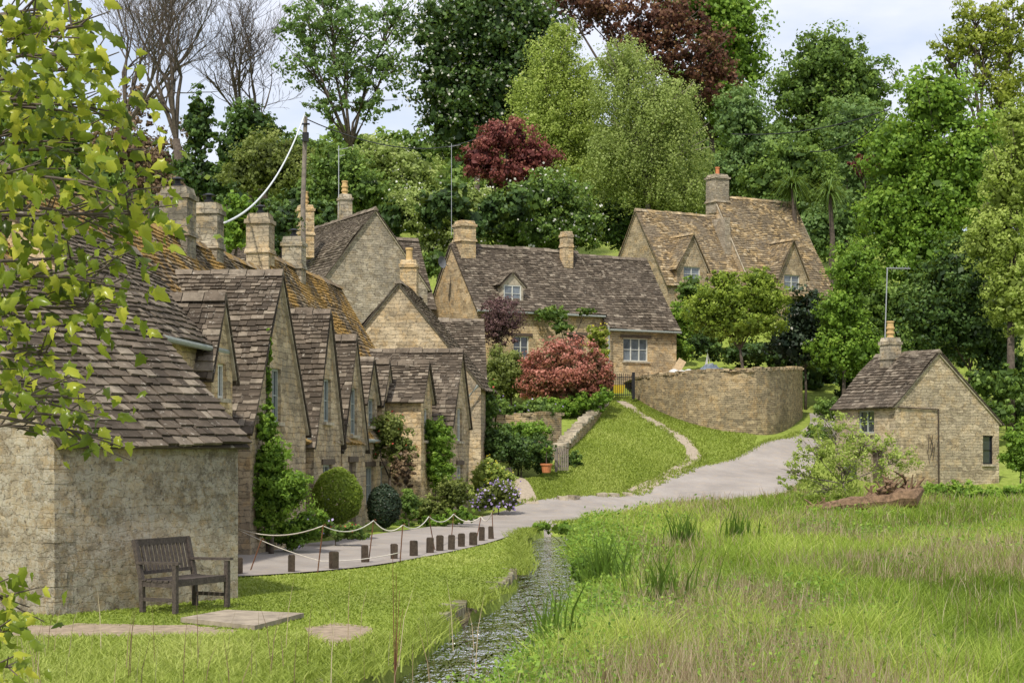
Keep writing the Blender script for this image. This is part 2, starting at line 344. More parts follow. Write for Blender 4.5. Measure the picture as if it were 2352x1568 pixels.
def smooth(P, it=6):
    for _ in range(it): Q = P.copy(); Q[1:-1] = (P[:-2]+2*P[1:-1]+P[2:])/4; P = Q
    return P
def ribbon(name, left, right, mat, n=60, m=8, lift=.03, zfix=None):
    L = smooth(resample(left, n), 8)[:,:2]; R = smooth(resample(right, n), 8)[:,:2]; u = np.linspace(0, 1, m)
    P = (L[:,None]*(1-u)[None,:,None]+R[:,None]*u[None,:,None]).reshape(-1, 2)
    z = gzn(P[:,0], P[:,1])+lift if zfix is None else np.full(len(P), zfix)
    ii = (np.arange(n-1)[:,None]*m+np.arange(m-1)[None]).ravel(); idx = np.stack([ii, ii+1, ii+m+1, ii+m], 1).ravel()
    o = np_mesh(name, np.column_stack([P, z]), np.full(len(ii), 4), idx, np.full(len(ii), .5), mat)
    o.data.polygons.foreach_set('use_smooth', [True]*len(ii)); o['kind'] = 'structure'; return np.vstack([L, R[::-1]])
s = NT('road_tarmac'); wp = wpos(s); a = s.noise(wp, .6, 5, .6); b = s.noise(wp, 30, 4, .7); c = s.noise(wp, 3, 5, .7)
col = s.ramp(a.outputs[0], [(.35, (.28,.25,.225)), (.65, (.39,.35,.315))]); col = s.mix(s.ramp(b.outputs[0], [(.4, .35), (.6, 0.)]), col, (.18,.165,.15))
col = s.mix(s.ramp(c.outputs[0], [(.50, 0.), (.66, .55)]), col, (.38,.31,.235))
s.bsdf(col, .9, s.bump(b.outputs[0], .3, .01), spec=.2); M['road'] = s.m
def X(px, d): return (px-CX)/F*d
RL = [(-9.5,37.5),(-6.6,38.2),(X(735,42),42),(X(1000,50),50),(-1.15,57),(.36,60.8),(1.8,62),(4.3,65),(5.9,68),(7.9,71),(9.5,73.6),(12.6,79),(14.6,85),(15.2,89)]
RR = [(-8.0,28.5),(-4.9,30.6),(-3.76,31.8),(-2.58,33.8),(-1.65,37.4),(-.5,43),(.17,47.6),(.85,53.6),(3.2,57),(5.7,62.2),(8.2,63.3),(10.3,64.5),(11.4,68),(12.9,74),(14.9,81),(17.2,89)]
road_poly = ribbon('road', RL, RR, M['road'], 110, 12, .03)
pc = [(1450,1128,65.5),(1520,1105,67.6),(1578,1075,70),(1600,1040,72.8),(1585,1005,75),(1530,975,78),(1470,950,81),(1428,922,84)]
pcen = [(X(p,d), d) for p, _, d in pc]
def offset(c, w):
    c = np.array(c); t = np.gradient(c, axis=0); t /= np.linalg.norm(t, axis=1)[:,None]; n = np.stack([-t[:,1], t[:,0]], 1); return c+n*w, c-n*w
pcs = smooth(resample(pcen, 40), 6); pw = (.29+.09*np.sin(np.arange(40)*.9)+.06*np.sin(np.arange(40)*2.3))[:,None]
a, b = offset(pcs, pw); path_poly = ribbon('path', a, b, M['gravel'], 60, 4, .035)
a, b = offset(resample([(.4,60.5),(.3,62),(0,64),(-.4,66.5),(-.6,69)], 12), .55); path2 = ribbon('garden_path', a, b, M['gravel'], 20, 4, .035)
cc = resample([(r[1], r[0]) for r in STR], 60)
a = np.array([(np.interp(p[1], STR[:,0], STR[:,1])-.95, p[1]) for p in cc]); b = a+np.array([2.4, 0])
s = NT('stream_water'); wp = wpos(s); mp = s.n('ShaderNodeMapping'); mp.inputs['Scale'].default_value = (1, .30, 1); s.l(wp, mp.inputs[0])
n1 = s.noise(mp.outputs[0], 6., 3, .6); n2 = s.noise(mp.outputs[0], 2.4, 3)
b1_ = s.n('ShaderNodeBump'); b1_.inputs['Strength'].default_value = 1; b1_.inputs['Distance'].default_value = 1.2; s.l(n2.outputs[0], b1_.inputs['Height'])
b2_ = s.n('ShaderNodeBump'); b2_.inputs['Strength'].default_value = 1; b2_.inputs['Distance'].default_value = .5; s.l(n1.outputs[0], b2_.inputs['Height']); s.l(b1_.outputs[0], b2_.inputs['Normal'])
bb = s.bsdf((.13,.105,.065), .03, b2_.outputs[0], spec=1.0); bb.inputs['IOR'].default_value = 4.0; M['water'] = s.m
ribbon('stream_water', a, b, M['water'], 110, 6, zfix=-.38)
# ------------------------------------------------------------------ houses
TS = .64
def tiles(mb, A, B, Cc, D, ts=1.):
    ts *= TS; N = (B-A).cross(D-A).normalized()
    if N.z < 0: N = -N
    Ls = ((D-A).length+(Cc-B).length)/2; v = 0.; th = .034*ts
    mb.add([A+N*.01, B+N*.01, Cc+N*.01, D+N*.01, A+N*.05, B+N*.05, Cc+N*.05, D+N*.05], [(3,2,1,0), (4,5,6,7), (0,1,5,4), (1,2,6,5), (2,3,7,6), (3,0,4,7)], .1)
    while v < Ls-.03:
        h = ts*(.31-.14*v/Ls)*U(.86, 1.14); f0 = v/Ls; f1 = min(1.0, (v+h*1.25)/Ls)
        P0 = A.lerp(D, f0); Q0 = B.lerp(Cc, f0); P1 = A.lerp(D, f1); Q1 = B.lerp(Cc, f1); wl = (Q0-P0).length; u = 0.
        while u < wl-.02:
            w = min(ts*U(.18, .55)*(1.15-.35*v/Ls), wl-u)
            if wl-u-w < .1: w = wl-u
            a0 = u/wl; a1 = (u+w-.010)/wl; lift = U(0, .014)
            p = [P0.lerp(Q0, a0), P0.lerp(Q0, a1), P1.lerp(Q1, a1), P1.lerp(Q1, a0)]
            wv = .045*math.sin(p[0].x*1.3+p[0].y*.9+p[0].z*1.1)+.06; dn = (A-D).normalized()*U(-.03, .02)
            t0 = N*(wv+th*2+lift); t1 = N*(wv+th*.5)
            mb.add([p[0]+t0+dn, p[1]+t0+dn*U(.4,1.3)+N*U(-.008, .01), p[2]+t1, p[3]+t1, p[0]+N*(wv+th*.4)+dn, p[1]+N*(wv+th*.4)+dn], [(0,1,2,3), (4,5,1,0), (4,0,3), (1,5,2)], random.random())
            u += w
        v += h
def ridge(mb, a, b, ts=1.):
    n = max(2, int((b-a).length/.42)); d = (b-a)/n
    for i in range(n):
        p = a+d*i; q = a+d*(i+.96); s_ = d.cross(Vector((0,0,1))).normalized()*.15; j = U(-.02, .03)
        up = Vector((0,0,.11+j)); dn = Vector((0,0,-.06))
        mb.add([p+s_+dn, p+up, p-s_+dn, q+s_+dn, q+up, q-s_+dn], [(0,1,4,3), (1,2,5,4), (0,2,1), (3,4,5)], U(.45, 1))
def window(root, O, T, N, u0, z0, u1, z1, nx=2, ny=2, name='window', fm='frame', pane='pane', lintel=None, rec=.1, sill=True):
    def P(u, z, k=0.): return O+T*u+Vector((0,0,z))-N*k
    fr = MB(); b = .055
    for (ua, za, ub, zb_) in ((u0+b/2, z0, u0+b/2, z1), (u1-b/2, z0, u1-b/2, z1)): fr.beam(P(ua, za, rec), P(ub, zb_, rec), .055, .06, up=N)
    for z in (z0+b/2, z1-b/2): fr.beam(P(u0+b, z, rec), P(u1-b, z, rec), .06, .055, up=(0,0,1))
    for i in range(1, nx): u = u0+(u1-u0)*i/nx; fr.beam(P(u, z0+b, rec), P(u, z1-b, rec), .05, .05, up=N)
    for j in range(1, ny): z = z0+(z1-z0)*j/ny; fr.beam(P(u0+b, z, rec+.002), P(u1-b, z, rec+.002), .03, .025, up=(0,0,1))
    w = fr.build(name, M[fm], root)
    g = MB(); g.poly([P(u0, z0, rec+.02), P(u1, z0, rec+.02), P(u1, z1, rec+.02), P(u0, z1, rec+.02)]); g.build('pane', M[pane], w)
    if sill: q = MB(); q.beam(P(u0-.08, z0-.045, -.01), P(u1+.08, z0-.045, -.01), .14, .08, up=(0,0,1)); q.build('sill', M['coping'], w)
    if lintel: q = MB(); q.beam(P(u0-.18, z1+.075, -.004), P(u1+.18, z1+.075, -.004), .09, .14, up=(0,0,1)); q.build('lintel', M[lintel], w)
def doorp(root, O, T, N, u0, z0, u1, z1, mat='timber'):
    def P(u, z, k=0.): return O+T*u+Vector((0,0,z))-N*k
    d = MB(); n = 5
    for i in range(n):
        ua = u0+(u1-u0)*(i+.5)/n; d.beam(P(ua, z0, .13), P(ua, z1, .13), (u1-u0)/n-.004, .05, up=N)
    dd = d.build('door', M[mat], root)
    h = MB(); h.box(P(u1-.12, z0+(z1-z0)*.5, .07), (.04,.04,.14)); h.build('handle', M['dark'], dd)
    q = MB(); q.beam(P(u0-.15, z1+.08, -.004), P(u1+.15, z1+.08, -.004), .09, .15, up=(0,0,1)); q.build('lintel', M['timber'], dd)
def block(root, o, ang, L, W, he, hr, wm='stone', rm='roof', zb=0., ry=None, heb=None, over=.12, ove=.18, ts=1., holes={}, wn='wall', rn='roof', rdg=True, verges='lr'):
    Mx = Matrix.Translation((o[0], o[1], 0))@Matrix.Rotation(math.radians(ang), 4, 'Z'); R = Mx.to_3x3()
    ry = W/2 if ry is None else ry; heb = he if heb is None else heb
    W_ = lambda x, y, z: Mx@Vector((x, y, z))
    sides = {'f': (W_(0,0,0), R@Vector((1,0,0)), R@Vector((0,-1,0)), [(0,zb),(L,zb),(L,he),(0,he)]),
             'r': (W_(L,0,0), R@Vector((0,1,0)), R@Vector((1,0,0)), [(0,zb),(W,zb),(W,heb),(ry,hr),(0,he)]),
             'b': (W_(L,W,0), R@Vector((-1,0,0)), R@Vector((0,1,0)), [(0,zb),(L,zb),(L,heb),(0,heb)]),
             'l': (W_(0,W,0), R@Vector((0,-1,0)), R@Vector((-1,0,0)), [(0,zb),(W,zb),(W,he),(W-ry,hr),(0,heb)])}
    mb = MB()
    for k, (O, T, N, out) in sides.items():
        hs = holes.get(k, []); loops = [[Vector((u, z, 0)) for u, z in out]]
        for h in hs: loops.append([Vector((h[0],h[1],0)), Vector((h[0],h[3],0)), Vector((h[2],h[3],0)), Vector((h[2],h[1],0))])
        flat = [p for l in loops for p in l]
        for tri in tessellate_polygon(loops):
            a, b, c = [flat[i] for i in tri]
            if (b-a).cross(c-a).z < 0: b, c = c, b
            mb.poly([O+T*p.x+Vector((0,0,p.y)) for p in (a, b, c)])
        for h in hs:
            u0, z0, u1, z1 = h[:4]; q = [(u0,z0),(u1,z0),(u1,z1),(u0,z1)]
            for i in range(4):
                p0, p1 = q[i], q[(i+1) % 4]; A = O+T*p0[0]+Vector((0,0,p0[1])); B = O+T*p1[0]+Vector((0,0,p1[1]))
                mb.poly([A, B, B-N*.16, A-N*.16])
    mb.build(wn, M[wm], root)
    for k, hs in holes.items():
        O, T, N, _ = sides[k]
        for h in hs:
            kw = h[4] if len(h) > 4 else {}
            if kw.get('door'): doorp(root, O, T, N, *h[:4])
            else: window(root, O, T, N, *h[:4], **kw)
    rb = MB(); tf = (hr-he)/ry; tb = (hr-heb)/(W-ry)
    A = W_(-over, -ove, he-ove*tf); B = W_(L+over, -ove, he-ove*tf); Cc = W_(L+over, ry, hr); D = W_(-over, ry, hr)
    tiles(rb, A, B, Cc, D, ts)
    A2 = W_(L+over, W+ove, heb-ove*tb); B2 = W_(-over, W+ove, heb-ove*tb)
    tiles(rb, A2, B2, D, Cc, ts)
    if rdg: ridge(rb, D+Vector((0,0,.06)), Cc+Vector((0,0,.06)), ts)
    rb.build(rn, M[rm], root)
    for sd_ in verges:
        x = -.02 if sd_ == 'l' else L+.02; vb = MB()
        for (ya, za, yb, zb2) in ((-.1, he-.1*tf, ry, hr), (W+.1, heb-.1*tb, ry, hr)):
            vb.beam(W_(x, ya, za-.02), W_(x, yb, zb2-.02), .09, .06)
        vb.build('verge', M['coping'], root)
    return sides
def chimney(root, px, ytop, ybase, d, wpx, rz=0, pots=1, pot='potyellow', mat='chim', depthf=1.0, potk='pot', ext=1.0):
    x = X(px, d); zt = at(px, ytop, d).z; zb = at(px, ybase, d).z-ext; w = wpx*d/F; dp = w*depthf
    mb = MB(); mb.box((x, d, (zb+zt-.3)/2), (w*.9, dp*.9, zt-.3-zb), rz, jit=.01); mb.box((x, d, zt-.24), (w*1.04, dp*1.04, .12), rz, jit=.012); mb.box((x, d, zt-.10), (w*.92, dp*.92, .2), rz, taper=.85, jit=.012)
    mb.box((x, d, zb+ext+.15), (w*1.06, dp*1.06, .14), rz, taper=.92)
    c = mb.build('chimney', M[mat], root)
    for i in range(pots):
        ox = 0 if pots == 1 else (i-.5)*w*.5; p = MB(); q = (x+ox*math.cos(rz), d+ox*math.sin(rz), zt-.01)
        if potk == 'pot': p.lathe(q, [(.15,0),(.13,.08),(.12,.4),(.15,.42),(.15,.5),(.10,.5)], 12); p.build('chimney_pot', M[pot], c)
        elif potk == 'band': p.lathe(q, [(.17,0),(.14,.06),(.14,.14),(.18,.16),(.18,.22),(.14,.24),(.14,.34),(.18,.36),(.18,.42),(.14,.44),(.13,.6),(.16,.62),(.16,.68)], 12); p.build('chimney_pot', M[pot], c)
        else: p.lathe(q, [(.12,0),(.12,.10),(.07,.11),(.07,.20),(.17,.21),(.17,.23),(.04,.28)], 12); p.build('cowl', M['dark'], c)
    return c
def w_(nx=2, ny=2, **k): return dict(nx=nx, ny=ny, **k)
r = thing('stone_outbuilding', 'low rubble stone outbuilding with drooping dark tile roof, nearest building, bench against its wall', 'outbuilding', (-5.3,25,0))
block(r, (-6.2,23.6), 56.5, 3.64, 5.2, 2.40, 4.85, 'rubble', 'roof', zb=-.4, over=.06, ove=.16, verges='r')
q = MB()
for i in range(12):
    qa, qb = (.34, .22) if i % 2 else (.22, .34); c_ = Vector((-6.2,23.6))+Vector((.552,.834))*(qa/2-.008)+Vector((-.834,.552))*(qb/2-.008)
    q.box((c_.x, c_.y, .08+i*.2), (qa, qb, .192), math.radians(56.5), jit=.006)
q.build('quoin', M['rubble'], r)
def RP(sp, off=0.): return (-5.82+.117*sp+.993*off, 37.7+.993*sp-.117*off)
RA = 83.3; GA = -6.7
def cottage(label, s0, s1, hr, rm='roof_moss', he=2.7, holes={}, zb=-.3, verges=''):
    x, y = RP(s0); r = thing('cottage', label, 'cottage', (x, y, 0), 'stone cottages in the terrace row')
    block(r, RP(s0), RA, s1-s0, 5.8, he, hr, 'stone', rm, zb=zb, holes=holes, over=.02, verges=verges); return r
def wing(r, s0, width, L, off, he, hr, holes={}, wm='stone', rm='roof', zb=-.3, names=('wing_wall', 'wing_roof')):
    x, y = RP(s0, off-L); return block(r, (x, y), GA, L, width, he, hr, wm, rm, zb=zb, holes=holes, wn=names[0], rn=names[1], over=.10, verges='r')
c1 = cottage('terrace cottage behind the outbuilding, with a raised roof and small pointed dormer', -9, -1.5, 7.4, verges='l')
block(c1, RP(-8.4, .0), RA, 6.3, 3.4, 4.45, 6.25, 'stone_warm', 'roof', zb=2.0, wn='raised_wall', rn='raised_roof', over=.1, verges='r')
wing(c1, -3.4, 1.5, 1.6, .3, 3.9, 5.25, {'r': [(.45,3.3,1.05,4.0, w_(2,1,fm='frame'))]}, 'stone_warm', 'roof', 2.6, ('dormer_wall', 'dormer_roof'))
mb = MB(); a0 = RP(-8.4, .26); a1 = RP(-2.1, .26); mb.tube([(a0[0],a0[1],4.28),(a1[0],a1[1],4.26)], .06, 8); mb.build('gutter', M['pipe'], c1)
c2 = cottage('terrace cottage with the largest steep gable, green climber up its front', -1.5, 5.5, 7.4)
wing(c2, -.7, 5.0, 3.6, .35, 2.8, 6.2, {'r': [(1.8,2.9,2.6,4.1, w_(2,2,fm='frame_grey')), (1.4,.9,2.5,2.0, w_(2,2,fm='frame_grey',lintel='timber'))]})
c3 = cottage('terrace cottage with two narrow steep gables side by side over the path', 5.5, 12.3, 7.4)
wing(c3, 5.6, 3.1, 2.6, .25, 2.65, 5.75, {'r': [(1.1,3.0,1.9,4.1, w_(2,2,fm='frame_grey')), (1.0,.8,2.0,1.9, w_(2,2,fm='frame_grey',lintel='timber'))]})
wing(c3, 9.1, 3.1, 2.4, .2, 2.5, 5.3, {'r': [(1.1,2.7,1.95,4.0, w_(2,3,fm='frame_grey')), (.9,.0,1.8,1.95, {'door':1})]})
c4 = cottage('terrace cottage with two small gabled dormers just beyond the steep gables', 12.3, 18, 7.9, he=2.8, holes={'f': [(1.0,.7,2.1,1.8, w_(3,2,fm='frame_grey',lintel='timber')), (3.2,.7,4.2,1.8, w_(2,2,fm='frame_grey',lintel='timber'))]})
wing(c4, 13.0, 1.7, 1.8, .05, 3.8, 4.9, {'r': [(.4,3.0,1.3,3.8, w_(2,2,fm='frame_grey'))]}, 'stone', 'roof', 2.3, ('dormer_wall', 'dormer_roof'))
wing(c4, 15.5, 1.7, 1.7, .05, 3.8, 4.95, {'r': [(.4,3.0,1.3,3.8, w_(2,2,fm='frame_grey'))]}, 'stone', 'roof', 2.3, ('dormer_wall', 'dormer_roof'))
c5 = cottage('terrace cottage with a deep projecting wing and little ochre walled gable', 18, 23, 7.9, he=2.9, zb=0, verges='r')
block(c5, (-4.9,56.6), GA, 2.95, 4.0, 3.2, 5.55, 'stone', 'roof', zb=0, holes={'r': [(1.4,2.6,2.4,3.7, w_(2,2)), (1.3,.7,2.5,1.8, w_(2,2,lintel='timber'))]}, wn='wing_wall', rn='wing_roof', verges='r')
block(c5, (-4.6,54.0), GA, 1.8, 2.1, 3.9, 4.95, 'stone_warm', 'roof', zb=0, holes={'r': [(.6,2.6,1.4,3.6, w_(2,2))]}, wn='porch_wall', rn='porch_roof', verges='r')
c6 = thing('cottage', 'end cottage of the terrace row with its tall gable facing us', 'cottage', (-3,65,0), 'stone cottages in the terrace row')
block(c6, (-1.15,64.2), 86, 6.5, 6.1, 4.7, 8.45, 'stone', 'roof', zb=0, over=.15, verges='l')
block(c6, (-4.2,69.6), 4, 3.1, 4.6, 4.9, 7.6, 'stone', 'roof', zb=0, wn='wing_wall', rn='wing_roof', verges='r')
mb = MB(); mb.tube([at(1098,885,63.9), at(1072,915,63.9), at(1066,1000,63.9), at(1062,1110,63.9)], .06, 8); mb.build('drain_pipe', M['pipe'], c6)
for rt_, a_, b_ in ((c3, RP(4.4,.15), RP(5.6,.15)), (c3, RP(8.7,.2), RP(9.1,.2)), (c4, RP(12.2,.2), RP(18,.2))):
    mb = MB(); mb.tube([(a_[0],a_[1],2.55), (b_[0],b_[1],2.55)], .06, 8); mb.build('gutter', M['pipe'], rt_)
mb = MB(); mb.tube([RP(12.4,.1)+(2.5,), RP(12.4,.1)+(.1,)], .045, 8); mb.build('drain_pipe', M['pipe'], c4)
rz = math.radians(RA)
chimney(c2, 408, 432, 552, 42.6, 74, rz, 1, potk='cowl')
chimney(c3, 480, 468, 580, 45.2, 60, rz, 1, potk='cowl')
chimney(c4, 598, 492, 590, 50.4, 58, rz, 1, potk='cowl', mat='stone')
chimney(c4, 675, 545, 625, 54.2, 50, rz, 1, potk='cowl')
chimney(c6, 940, 598, 690, 68, 42, math.radians(86), 1, mat='stone_warm')
b1 = thing('stone_house', 'tall grey gabled stone house on the slope behind the terrace row', 'house', (-6.4,84,4))
block(b1, (-4.04,83.2), 117, 9, 5.4, 10.1, 13.6, 'stone_grey', 'roof', zb=3, over=.12, verges='l')
block(b1, (-8.0,85.2), 27, 4.5, 4, 9.6, 13.0, 'stone_grey', 'roof', zb=3, wn='rear_wall', rn='rear_roof', verges='r')
block(b1, (-13.5,86), 27, 4, 5, 10.0, 12.6, 'stone_grey', 'roof', zb=3, wn='side_wall', rn='side_roof', verges='l')
chimney(b1, 792, 447, 520, 86, 30, .4, 1, potk='band'); chimney(b1, 701, 472, 545, 84, 36, .4, 1, potk='band', mat='stone_warm')
mb = MB(); mb.tube([at(778,500,86), at(778,335,86)], .022, 5); mb.tube([at(774,345,86), at(800,340,86)], .015, 4); mb.tube([at(776,360,86), at(792,356,86)], .015, 4); mb.build('aerial', M['alu'], b1)
b2 = thing('stone_house', 'long low stone house with white dormer window and a small grey dish on its gable', 'house', (3.5,89,6))
fa = math.degrees(math.atan2(.5,.87))
ox, oy = X(1095,86), 86.
H2 = {'f': [(2.1,6.95,3.0,8.05, w_(2,2,fm='frame',lintel='timber')), (5.3,6.2,6.3,8.2, {'door':1})]}
block(b2, (ox, oy), fa, 7.4, 5.2, 9.45, 12.7, 'stone_warm', 'roof', zb=4, holes=H2, over=.12, verges='l')
ca, sa = math.cos(math.radians(fa)), math.sin(math.radians(fa))
o2 = (ox+7.43*ca+.35*sa, oy+7.43*sa-.35*ca)
block(b2, o2, fa, 4.35, 5.9, 8.75, 12.55, 'stone_warm', 'roof', zb=4, ry=2.95, holes={'f': [(1.0,6.95,2.55,8.15, w_(3,2,fm='frame',pane='curtain',lintel='timber'))]}, wn='side_wall', rn='side_roof', over=.12, verges='r')
dl = lambda u, v: (ox+u*ca-v*sa, oy+u*sa+v*ca)
mxo = dl(2.75,.15)
block(b2, (mxo[0], mxo[1]), fa+90, 1.9, 1.25, 10.6, 11.2, 'coping', 'roof', zb=9.6, holes={'l': [(.12,9.75,1.13,10.6, w_(2,2,fm='frame',pane='curtain',rec=.04,sill=False))]}, wn='dormer_wall', rn='dormer_roof', over=.12, ove=.12, verges='l')
chimney(b2, 1067, 508, 560, 88.3, 42, math.radians(fa), 0, mat='stone_warm'); chimney(b2, 1301, 532, 572, 91, 25, math.radians(fa), 0, mat='stone_warm')
mb = MB(); mb.tube([at(1398,750,89), at(1400,865,89)], .05, 8); mb.build('drain_pipe', M['pipe'], b2)
for g_ in ([dl(-.1,-.25)+(9.2,), dl(7.4,-.25)+(9.2,)], [dl(7.45,-.62)+(8.5,), dl(11.9,-.62)+(8.5,)]):
    mb = MB(); mb.tube(g_, .06, 8); mb.build('gutter', M['pipe'], b2)
p = at(1012,603,87.5); mb = MB(); mb.lathe((0,0,0), [(.02,.0),(.2,.04),(.30,.11),(.31,.11),(.2,.02),(.01,-.02)], 16)
mb.v = [tuple((Matrix.Translation(p)@Matrix.Rotation(math.radians(78), 4, 'X')@Matrix.Rotation(.9, 4, 'Y'))@Vector(v)) for v in mb.v]; mb.tube([p, p+Vector((.35,.5,-.1))], .03, 5); mb.build('satellite_dish', M['dish'], b2)
mb = MB(); mb.tube([at(1037,540,88), at(1037,330,88)], .014, 5); mb.tube([at(1030,338,88), at(1058,333,88)], .010, 4); mb.build('aerial', M['alu'], b2)
b3 = thing('stone_house', 'upper stone house with ochre tiled roof, two gabled dormers and orange chimney pot', 'house', (12,108,10))
fa3 = 30; X0, Y0 = X(1532,104), 104.
ca, sa = math.cos(math.radians(fa3)), math.sin(math.radians(fa3)); d3 = lambda u, v: (X0+u*ca-v*sa, Y0+u*sa+v*ca)
block(b3, d3(0,0), fa3, 5.9, 6.4, 12.4, 17.0, 'stone', 'roof_ochre', zb=8, over=.15, holes={'f': [(1.3,10.0,2.3,11.2, w_())]}, verges='l')
block(b3, d3(5.9,-.75), fa3, 6.4, 8.0, 12.1, 18.3, 'stone', 'roof_ochre', zb=8, wn='side_wall', rn='side_roof', over=.0, holes={'l': [(6.95,12.6,7.25,13.2, w_(1,1,sill=False))]})
def dorm(root, u, w, v0, ang, he, hr, zb, L=2.6):
    o = d3(u+w/2, v0)
    block(root, o, ang+90, L, w, he, hr, 'stone', 'roof_ochre', zb=zb, holes={'l': [(w*.22,he-1.2,w*.78,he+.1, w_(2,3,fm='frame',pane='curtain'))]}, wn='dormer_wall', rn='dormer_roof', over=.2, ove=.12, verges='l')
dorm(b3, 1.75, 2.2, -.12, fa3, 13.3, 15.3, 11.6); dorm(b3, 8.8, 2.2, -.87, fa3, 13.1, 15.3, 11.6)
chimney(b3, 1648, 402, 470, 110.2, 42, math.radians(fa3), 1, pot='terracotta', potk='pot', mat='stone_grey', ext=.6)
mb = MB(); c_ = d3(5.62, 2.3); mb.box((c_[0], c_[1], 14.2), (.55, 2.1, 5.2), math.radians(fa3), taper=.75); mb.build('chimney_breast', M['stone_grey'], b3)
b4 = thing('stone_cottage', 'small detached stone cottage on the right with long catslide gable and tall aerial', 'cottage', (17.5,70,.8))
q0 = at(2057,930,68); ba = 117.; tt = Vector((.89,.455)); o4 = Vector((q0.x, 68.))+tt*5.3
sd4 = block(b4, (o4.x, o4.y), ba, 3.8, 5.3, 3.45, 6.15, 'stone_cream', 'roof', zb=-.2, ry=3.15, heb=4.1, over=.1,
  holes={'l': [(4.45,1.75,5.0,2.9, w_(1,2,fm='dark'))], 'b': [(1.5,3.0,2.5,3.9, w_(2,2,fm='frame_grey')), (.5,.5,1.4,1.9, w_(2,2,fm='frame_grey')), (2.3,.4,3.1,2.3, {'door':1})]})
O, T, N, _ = sd4['l']; mb = MB()
def WP4(u, z, k): return O+T*u+Vector((0,0,z))+N*k
mb.add([WP4(.25,.3,.012), WP4(2.0,.3,.012), WP4(2.0,3.9,.012), WP4(.25,3.9,.012)], [(0,1,2,3)]); mb.build('blocked_doorway', M['stone'], b4)
mb = MB(); mb.tube([WP4(.1,3.98,.06), WP4(2.1,3.93,.06), WP4(2.12,.7,.06)], .035, 6); mb.build('drain_pipe', M['post'], b4)
mb = MB()
for k in range(7): a = WP4(1.75+U(-.15,.15), 1.8+k*.12, .04); mb.tube([a, a+T*U(-.2,.2)+Vector((0,0,U(.3,.7)))], .012, 4)
mb.build('wall_climber', M['bark'], b4)
chimney(b4, 2045, 775, 830, 71.0, 38, math.radians(27), 1, potk='band')
mb = MB(); mb.tube([at(2032,800,70.9), at(2038,616,70.9), at(2041,616,70.9)], .025, 5); mb.tube([at(2036,616,70.9), at(2091,617,70.9)], .02, 4)
for k in range(7): mb.tube([at(2043+k*7,613,70.9)+Vector((0,-.15,0)), at(2043+k*7,620,70.9)+Vector((0,.15,0))], .012, 3)
mb.build('aerial', M['alu'], b4)
# ------------------------------------------------------------------ walls
def wallrun(name, label, pts, zb, zt, th, mat, cop=True, cat='wall', copmat='drystone', csz=.3):
    Q = smooth(resample([(p[0], p[1], a, b) for p, a, b in zip(pts, zb, zt)], max(24, len(pts))), 4); pts = Q[:,:2]; zb = Q[:,2]; zt = Q[:,3]
    r = thing(name, label, cat, (pts[0][0], pts[0][1], min(zb))); P = np.array(pts, float); n = len(P)
    t = np.gradient(P, axis=0); t /= np.linalg.norm(t, axis=1)[:,None]; nn = np.stack([t[:,1], -t[:,0]], 1); mb = MB()
    A = P; B = P-nn*th
    for i in range(n-1):
        v = [(A[i][0],A[i][1],zb[i]),(A[i+1][0],A[i+1][1],zb[i+1]),(A[i+1][0],A[i+1][1],zt[i+1]),(A[i][0],A[i][1],zt[i])]
        w = [(B[i][0],B[i][1],zb[i]),(B[i+1][0],B[i+1][1],zb[i+1]),(B[i+1][0],B[i+1][1],zt[i+1]),(B[i][0],B[i][1],zt[i])]
        mb.poly(v); mb.poly(w[::-1]); mb.poly([v[3],v[2],w[2],w[3]])
    for i in (0, n-1): mb.poly([(A[i][0],A[i][1],zb[i]),(A[i][0],A[i][1],zt[i]),(B[i][0],B[i][1],zt[i]),(B[i][0],B[i][1],zb[i])])
    o = mb.build('wall', M[mat], r)
    L = np.concatenate([[0], np.cumsum(np.linalg.norm(np.diff(P, axis=0), axis=1))]); uvl = o.data.uv_layers[0]
    for i in range(n-1):
        pl = o.data.polygons[3*i]
        for li, uu in zip(pl.loop_indices, (L[i], L[i+1], L[i+1], L[i])): uvl.data[li].uv = (uu, uvl.data[li].uv[1])
    if cop:
        mb = MB(); s_ = 0
        while s_ < L[-1]:
            w = U(.6, 1.4)*csz; q = [np.interp(s_+w/2, L, P[:,k]-nn[:,k]*th/2) for k in (0,1)]; z = np.interp(s_+w/2, L, zt)
            i = min(n-1, max(0, np.searchsorted(L, s_))); a = math.atan2(t[i][1], t[i][0])
            mb.box((q[0]+U(-.02,.02), q[1], z+U(.02,.06)), (w*.94, th+U(.0,.12), U(.09, .19)), a+U(-.12,.12), jit=.025); s_ += w
        mb.build('coping', M[copmat], r)
    return r
WP = [(5.95,86.3),(6.3,84.6),(7.26,82),(8.2,79.9),(9.1,78.6),(10.0,77.9),(10.9,77.9),(11.7,78.8),(12.6,81),(13.6,84),(14.6,87.5)]
wallrun('retaining_wall', 'tall curved drystone retaining wall above the road bend', WP, [2.0]*11, [5.85,5.85,5.87,5.88,5.9,5.9,5.92,5.95,6.05,6.25,6.4], .5, 'drystone', csz=.26)
tp = [(x-.1, y+.45) for x, y in WP]+[(15.4,97.5),(5.6,97.5)]; mb = MB(); mb.poly([(x, y, 5.84) for x, y in tp]); o = mb.build('terrace_ground', M['dirt']); o['kind'] = 'structure'
LW = [(X(1398,83),83),(X(1375,79),79),(X(1345,75),75),(X(1315,71.5),71.5),(X(1292,69),69)]
zb = [gz(*p)-.5 for p in LW]; zt = [at(1398,928,83).z, at(1375,945,79).z, at(1345,975,75).z, at(1315,1008,71.5).z, at(1292,1035,69).z]
wallrun('garden_wall', 'low sloping stone garden wall with pale flat coping beside the bank', LW[::-1], zb[::-1], zt[::-1], .45, 'drystone', copmat='coping', csz=.6)
